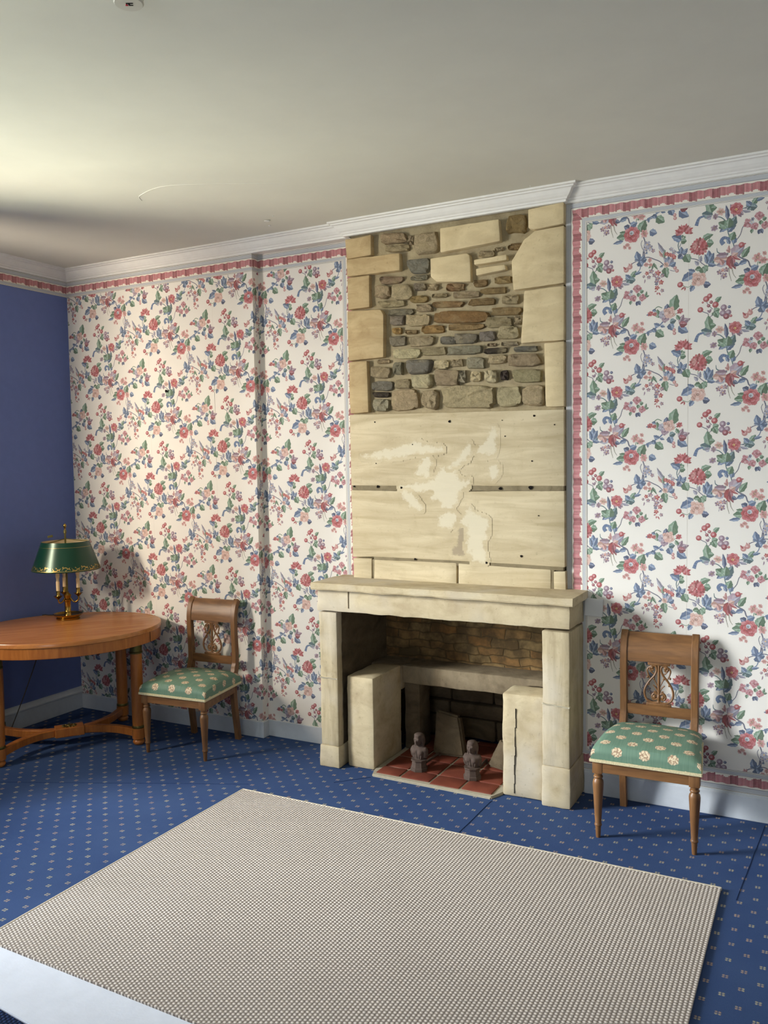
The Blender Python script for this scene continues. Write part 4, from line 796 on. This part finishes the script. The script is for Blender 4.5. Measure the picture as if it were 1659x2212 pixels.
def make_chair():
    ch = thing('side_chair', '', 'chair', (0, 0, 0), 0, 'lyre-back side chairs against the wall')
    cu = mesh_obj('seat_cushion', cushion_mesh(), 'green_cloth', ch, True)
    bm = bmesh.new(); fw2 = SEATW/2+.008; bw2 = (BACKW+.02)/2+.008
    for a, b in (((-fw2, -.008), (fw2, -.008)), ((-fw2, -.008), (-bw2, SD+.003)), ((fw2, -.008), (bw2, SD+.003))):
        add_sweep(bm, [Vector((a[0]+(b[0]-a[0])*i/8, a[1]+(b[1]-a[1])*i/8, .3515)) for i in range(9)], lambda i, n: rect(.0035, .0065, .4))
    mesh_obj('braid', bm, 'braid', cu)
    bm = bmesh.new()
    add_box(bm, -SEATW/2+.040, SEATW/2-.040, .002, .030, .298, .345, .002)
    for s in (-1, 1): add_prism(bm, [(s*(SEATW/2-.001), .040), (s*(SEATW/2-.026), .040), (s*(BACKW/2-.020), SD-.045), (s*(BACKW/2+.004), SD-.045)], .298, .345, lambda a, b, l: Vector((a, b, l)))
    add_box(bm, -BACKW/2+.03, BACKW/2-.03, SD-.040, SD-.012, .30, .345, .002)
    mesh_obj('seat_frame', bm, 'chair_wood_across', ch)
    for s in (-1, 1): mesh_obj('front_leg', turned_leg(s*(SEATW/2-.0215), .0215), 'chair_wood', ch, True)
    for s in (-1, 1): mesh_obj('back_post', stile(s), 'chair_wood', ch, True)
    mesh_obj('crest_rail', curved_rail(.712, .842, lambda z: yback(z)-.003, BACKW/2-.030, .0095), 'chair_wood_across', ch, True)
    mesh_obj('cross_rail', curved_rail(.458, .506, lambda z: .401, BACKW/2-.030, .009), 'chair_wood_across', ch, True)
    mesh_obj('lyre_splat', lyre_bm(), 'chair_wood', ch, True)
    return ch
def copy_tree(o, parent=None):
    c = o.copy(); C.objects.link(c); c.parent = parent
    for k in list(o.children): copy_tree(k, c)
    return c
chair_r = make_chair(); chair_r['label'] = 'wooden lyre-back chair with green seat, right of the fireplace'
chair_r.location = (.981, -.545, 0); chair_r.rotation_euler = (0, 0, R(1.5))
chair_l = copy_tree(chair_r); chair_l['label'] = 'wooden lyre-back chair with green seat, beside the oval table'
chair_l.location = (-1.618, -.560, 0); chair_l.rotation_euler = (0, 0, R(4))

# ------------------------------------------------------------------ oval table
TC = Vector((-2.36, -.64)); TA = math.atan2(.80, .60)
table = thing('oval_table', 'honey-coloured oval table on column legs in the left corner', 'table', (TC.x, TC.y, 0), TA)
def oval(a, b, z, n=64): return [(a*math.cos(2*math.pi*i/n), b*math.sin(2*math.pi*i/n), z) for i in range(n)]
def loft(rings, caps=True):
    bm = bmesh.new(); Rr = [[bm.verts.new(p) for p in r] for r in rings]; n = len(Rr[0])
    for a, b in zip(Rr, Rr[1:]):
        for i in range(n): bm.faces.new((a[i], a[(i+1) % n], b[(i+1) % n], b[i]))
    if caps: bm.faces.new(list(reversed(Rr[0]))); bm.faces.new(Rr[-1])
    return bm
mesh_obj('tabletop', loft([oval(.553, .475, .683), oval(.557, .479, .686), oval(.557, .479, .706), oval(.554, .476, .710)]), 'table_wood_across', table, True)
bm = loft([oval(.549, .471, .622), oval(.552, .474, .625), oval(.552, .474, .683), oval(.52, .445, .683), oval(.52, .445, .622), oval(.549, .471, .622)], False); mesh_obj('apron', bm, 'table_wood', table, True)
legs = [(-1.97, -.47), (-2.41, -1.09), (-2.40, -.165), (-2.78, -.80)]
ca, sa = math.cos(-TA), math.sin(-TA)
LL = [((x-TC.x)*ca-(y-TC.y)*sa, (x-TC.x)*sa+(y-TC.y)*ca) for x, y in legs]
for x, y in LL:
    pr = [(.0330, .112), (.0345, .14), (.0355, .30), (.0340, .54), (.0330, .552)]
    lg = mesh_obj('table_leg', lathe(pr, x, y, 28), 'table_wood', table, True)
    top = lathe([(.0345, .550), (.0390, .552), (.0400, .560), (.0360, .564), (.0350, .580), (.0365, .600), (.0385, .622)], x, y, 28); mesh_obj('collar', top, 'dull_brass', lg, True)
    mesh_obj('collar', lathe([(.0345, .100), (.0365, .102), (.0375, .110), (.0350, .118)], x, y, 28), 'dull_brass', lg, True)
    bm = lathe([(.029, .034), (.037, .040), (.038, .100), (.036, .102)], x, y, 28); mesh_obj('leg_block', bm, 'table_wood', lg, True)
    mesh_obj('bun_foot', lathe([(.020, 0), (.028, .004), (.034, .014), (.034, .022), (.028, .032), (.022, .036)], x, y, 24), 'table_wood', lg, True)
bm = bmesh.new()
for x, y in LL:
    d = Vector((x, y, 0)); L1 = [Vector((math.copysign(.05, x) if abs(x) > .05 else x*.2, 0, .078)), Vector((x*.42, y*.12, .078)), Vector((x*.72, y*.45, .076)), Vector((x*.94, y*.90, .072))]
    add_sweep(bm, smooth_path(L1, 8), lambda i, n: rect(.019, .022, .2))
mesh_obj('stretcher', bm, 'table_wood', table, True)
bm = bmesh.new(); add_box(bm, -.082, .082, -.045, .045, .054, .108, .004); mesh_obj('stretcher_block', bm, 'table_wood', table)
bm = bmesh.new()
for k in range(12): ell(bm, (.034*math.cos(k*.5236), .026*math.sin(k*.5236), .111), (.010, .007, .004), 8, Matrix.Rotation(k*.5236, 3, 'Z'))
ell(bm, (0, 0, .112), (.014, .012, .006), 12); mesh_obj('rosette', bm, 'dull_brass', table, True)
bm = bmesh.new(); a0 = math.atan2(LL[0][1]/.474, LL[0][0]/.552)
for da in (.055,):
    x, y = .5525*math.cos(a0-da), .4745*math.sin(a0-da); add_box(bm, x-.0015, x+.0015, y-.0015, y+.0015, .624, .684)
mesh_obj('apron_joint', bm, 'dark', table)

# ------------------------------------------------------------------ lamp
lx, ly, lz = -2.545, -.452, .7102
lamp = thing('table_lamp', 'brass candlestick lamp with dark green metal shade on the oval table', 'lamp', (lx, ly, lz), R(0))
mesh_obj('base', lathe([(.052, 0), (.070, .002), (.072, .010), (.066, .014), (.070, .017), (.086, .028), (.090, .034), (.087, .035), (.070, .022), (.024, .020), (.020, .026), (.019, .044), (.022, .046)], seg=48), 'brass', lamp, True)
mesh_obj('column', lathe([(.019, .044), (.0215, .047), (.0185, .052), (.0185, .110), (.023, .116), (.024, .122), (.016, .126), (.020, .138), (.024, .150), (.017, .158), (.010, .164), (.007, .17)], seg=28), 'brass', lamp, True)
mesh_obj('rod', lathe([(.0055, .165), (.0055, .535), (.009, .537), (.009, .555), (.005, .560)], seg=14), 'dull_brass', lamp, True)
mesh_obj('finial', lathe([(.004, .556), (.006, .560), (.004, .566), (.0075, .574), (.010, .583), (.0085, .591), (.003, .598)], seg=16), 'brass', lamp, True)
mesh_obj('key', box(.006, .038, -.002, .002, .520, .534, .001), 'dull_brass', lamp).rotation_euler = (0, R(-12), R(40))
for k, ang in enumerate((-108, 152, 34)):
    a = R(ang); r = .066 if k else .058; cx, cy = r*math.cos(a), r*math.sin(a)
    arm = mesh_obj('arm', tube([(.016*math.cos(a), .016*math.sin(a), .135), (.032*math.cos(a), .032*math.sin(a), .112), (.05*math.cos(a), .05*math.sin(a), .106), (cx, cy, .124), (cx, cy, .146)], .0048, 7, 10, (math.sin(a), -math.cos(a), 0)), 'brass', lamp, True)
    dz = -.012 if k == 0 else 0
    mesh_obj('drip_cup', lathe([(.006, .142+dz), (.012, .148+dz), (.024, .160+dz), (.028, .163+dz), (.024, .164+dz), (.014, .161+dz), (.0115, .166+dz), (.0115, .194+dz), (.0135, .196+dz)], cx, cy, 24), 'brass', arm, True)
    mesh_obj('candle_sleeve', lathe([(.0105, .195+dz), (.0108, .250+dz), (.0095, .254+dz)], cx, cy, 18), 'candle_card', arm, True)
    mesh_obj('bulb', lathe([(.0085, .254+dz), (.0085, .268+dz), (.012, .285+dz), (.010, .31+dz), (.003, .335+dz)], cx, cy, 16), 'shade_inside', arm, True)
SK = .9
sp_ = [(r*SK, z) for r, z in ((.2255, .312), (.2265, .314), (.2262, .318), (.224, .319), (.1575, .486), (.1570, .488))]
sh = mesh_obj('lamp_shade', lathe(sp_ + [(.1555*SK, .488), (.2225*SK, .316), (.2255*SK, .312)], seg=72, cap=False), 'shade_enamel', lamp, True)
mesh_obj('shade_lining', lathe([(.2215*SK, .3165), (.1545*SK, .4875)], seg=72, cap=False), 'shade_inside', sh, True)
bm = bmesh.new()
for i in range(3):
    a = R(30+120*i); add_sweep(bm, [Vector((0, 0, .503)), Vector((.156*SK*math.cos(a), .156*SK*math.sin(a), .4865))], lambda i_, n: circ(.0028, 6))
mesh_obj('shade_spider', bm, 'dull_brass', sh)
bm = bmesh.new()
for z, w in ((.458, .0006), (.3195, .0012)):
    def rad(zz): return SK*(.224+(.1575-.224)*(zz-.319)/(.486-.319))+.0009
    add_lathe(bm, [(rad(z-w), z-w), (rad(z+w), z+w)], 0, 0, 72, False)
ro = random.Random(3)
def band(pts, w):
    P = smooth_path([(a, z, 0) for a, z in pts], 5); prev = None; n = len(P)
    for i, p in enumerate(P):
        d = (P[min(n-1, i+1)]-P[max(0, i-1)]).normalized(); h = w*(math.sin(math.pi*(i+.6)/(n+.2)))*.5
        q = []
        for s in (-1, 1):
            u = p.x-d.y*h*s; z = p.y+d.x*h*s; a = u/.214; q.append(bm.verts.new(((rad(z))*math.cos(a), (rad(z))*math.sin(a), z)))
        if prev: bm.faces.new((prev[0], q[0], q[1], prev[1]))
        prev = q
for k in range(22):
    u0 = k*.0611; s = 1 if k % 2 else -1; z0 = .3335
    band([(u0, z0-s*.008), (u0+.012, z0+s*.007), (u0+.028, z0+s*.009), (u0+.036, z0), (u0+.030, z0-s*.003)], .0052); band([(u0+.010, z0+s*.003), (u0+.006, z0+s*.012), (u0+.012, z0+s*.014)], .0055)
    band([(u0+.030, z0+s*.007), (u0+.044, z0+s*.001), (u0+.056, z0-s*.006)], .005); band([(u0+.044, z0), (u0+.050, z0+s*.009)], .006); band([(u0+.022, z0-s*.010), (u0+.030, z0-s*.005)], .006)
mesh_obj('gilt_scrolls', bm, 'gilt', sh)
mesh_obj('power_cord', tube([(-.05, .0, .004), (-.09, .03, .003), (-.16, .04, .004), (-.215, .03, .003), (-.245, .025, .002), (-.262, .02, -.02), (-.268, .0, -.2), (-.285, -.10, -.45), (-.305, -.22, -.70)], .003, 8, 8, (0, 1, 0)), 'cable_rubber', lamp, True)

# ------------------------------------------------------------------ rug, strip of underlay and dark mat
bm = bmesh.new(); nx, ny = 24, 18
def rug_z(x, y): return .0125+.0012*noise.noise(Vector((x*2.3, y*2.3, 1)))
x0r, x1r, y0r, y1r = -.958, 1.313, -2.285, -.790
rug = bmesh.new(); tops = [[rug.verts.new((x0r+(x1r-x0r)*i/nx, y0r+(y1r-y0r)*j/ny - (.040*i/nx if j == 0 else 0), rug_z(x0r+(x1r-x0r)*i/nx, y0r+(y1r-y0r)*j/ny))) for i in range(nx+1)] for j in range(ny+1)]
for j in range(ny):
    for i in range(nx): rug.faces.new((tops[j][i], tops[j][i+1], tops[j+1][i+1], tops[j+1][i]))
be = [e for e in rug.edges if e.is_boundary]; g = bmesh.ops.extrude_edge_only(rug, edges=be)
for q in [v_ for v_ in g['geom'] if isinstance(v_, bmesh.types.BMVert)]: q.co.z = .0012
bm.free()
rug_o = tag(mesh_obj('rug', rug, 'rug_weave', None, True), 'large beige beaded flat-weave rug on the blue carpet', 'rug')
bm = bmesh.new(); add_box(bm, x0r-.003, x1r+.003, y1r-.004, y1r+.006, .0008, .0145, .003); add_box(bm, x0r-.005, x0r+.005, y0r, y1r, .0008, .0138, .003)
mesh_obj('binding', bm, 'rug_binding', rug_o)
bm = bmesh.new(); add_prism(bm, [(-1.10, -2.286), (-1.10, -2.46), (-.52, -2.518), (.6, -2.62), (.6, -2.316), (-.964, -2.2875)], .0012, .0095, lambda a, b, l: Vector((a, b, l)))
bmesh.ops.bevel(bm, geom=bm.edges[:], offset=.002, segments=2, affect='EDGES')
tag(mesh_obj('underlay_strip', bm, 'underlay'), 'white felt strip sticking out along the near edge of the beige rug', 'underlay')
bm = bmesh.new(); add_prism(bm, [(-1.10, -2.466), (-.52, -2.524), (.6, -2.626), (.6, -3.3), (-1.10, -3.3)], .0012, .010, lambda a, b, l: Vector((a, b, l)))
tag(mesh_obj('floor_mat', bm, 'mat_weave'), 'dark navy woven mat beyond the white strip, lower left corner', 'mat')

# ------------------------------------------------------------------ heat detector on the ceiling
det = thing('heat_detector', 'round ribbed white detector with a red mark on the ceiling', 'detector', (-.040, -2.385, ZC))
bm = lathe([(.050, 0), (.050, -.010), (.034, -.012), (.034, -.040), (.039, -.042), (.040, -.050), (.037, -.054)], seg=40); bmesh.ops.recalc_face_normals(bm, faces=bm.faces[:]); mesh_obj('housing', bm, 'detector_plastic', det, True)
bm = bmesh.new()
for k in range(26):
    a = k*2*math.pi/26; vs = add_box(bm, .033, .0395, -.0016, .0016, -.041, -.012); bmesh.ops.rotate(bm, verts=vs, cent=(0, 0, 0), matrix=Matrix.Rotation(a, 3, 'Z'))
mesh_obj('ribs', bm, 'detector_plastic', det)
bm = bmesh.new()
for x0, x1, y0, y1 in ((-.013, .006, .0035, .0065), (-.011, -.001, -.0065, -.004), (-.0035, .0005, -.0065, .0065)): add_box(bm, x0, x1, y0, y1, -.0552, -.0538)
mesh_obj('mark', bm, 'dark', det).rotation_euler = (0, 0, R(208))
bm = bmesh.new(); add_prism(bm, [(.002, -.006), (.010, -.006), (.006, .004)], -.0555, -.0538, lambda a, b, l: Vector((a, b, l))); mesh_obj('red_mark', bm, 'red_mark', det).rotation_euler = (0, 0, R(208))
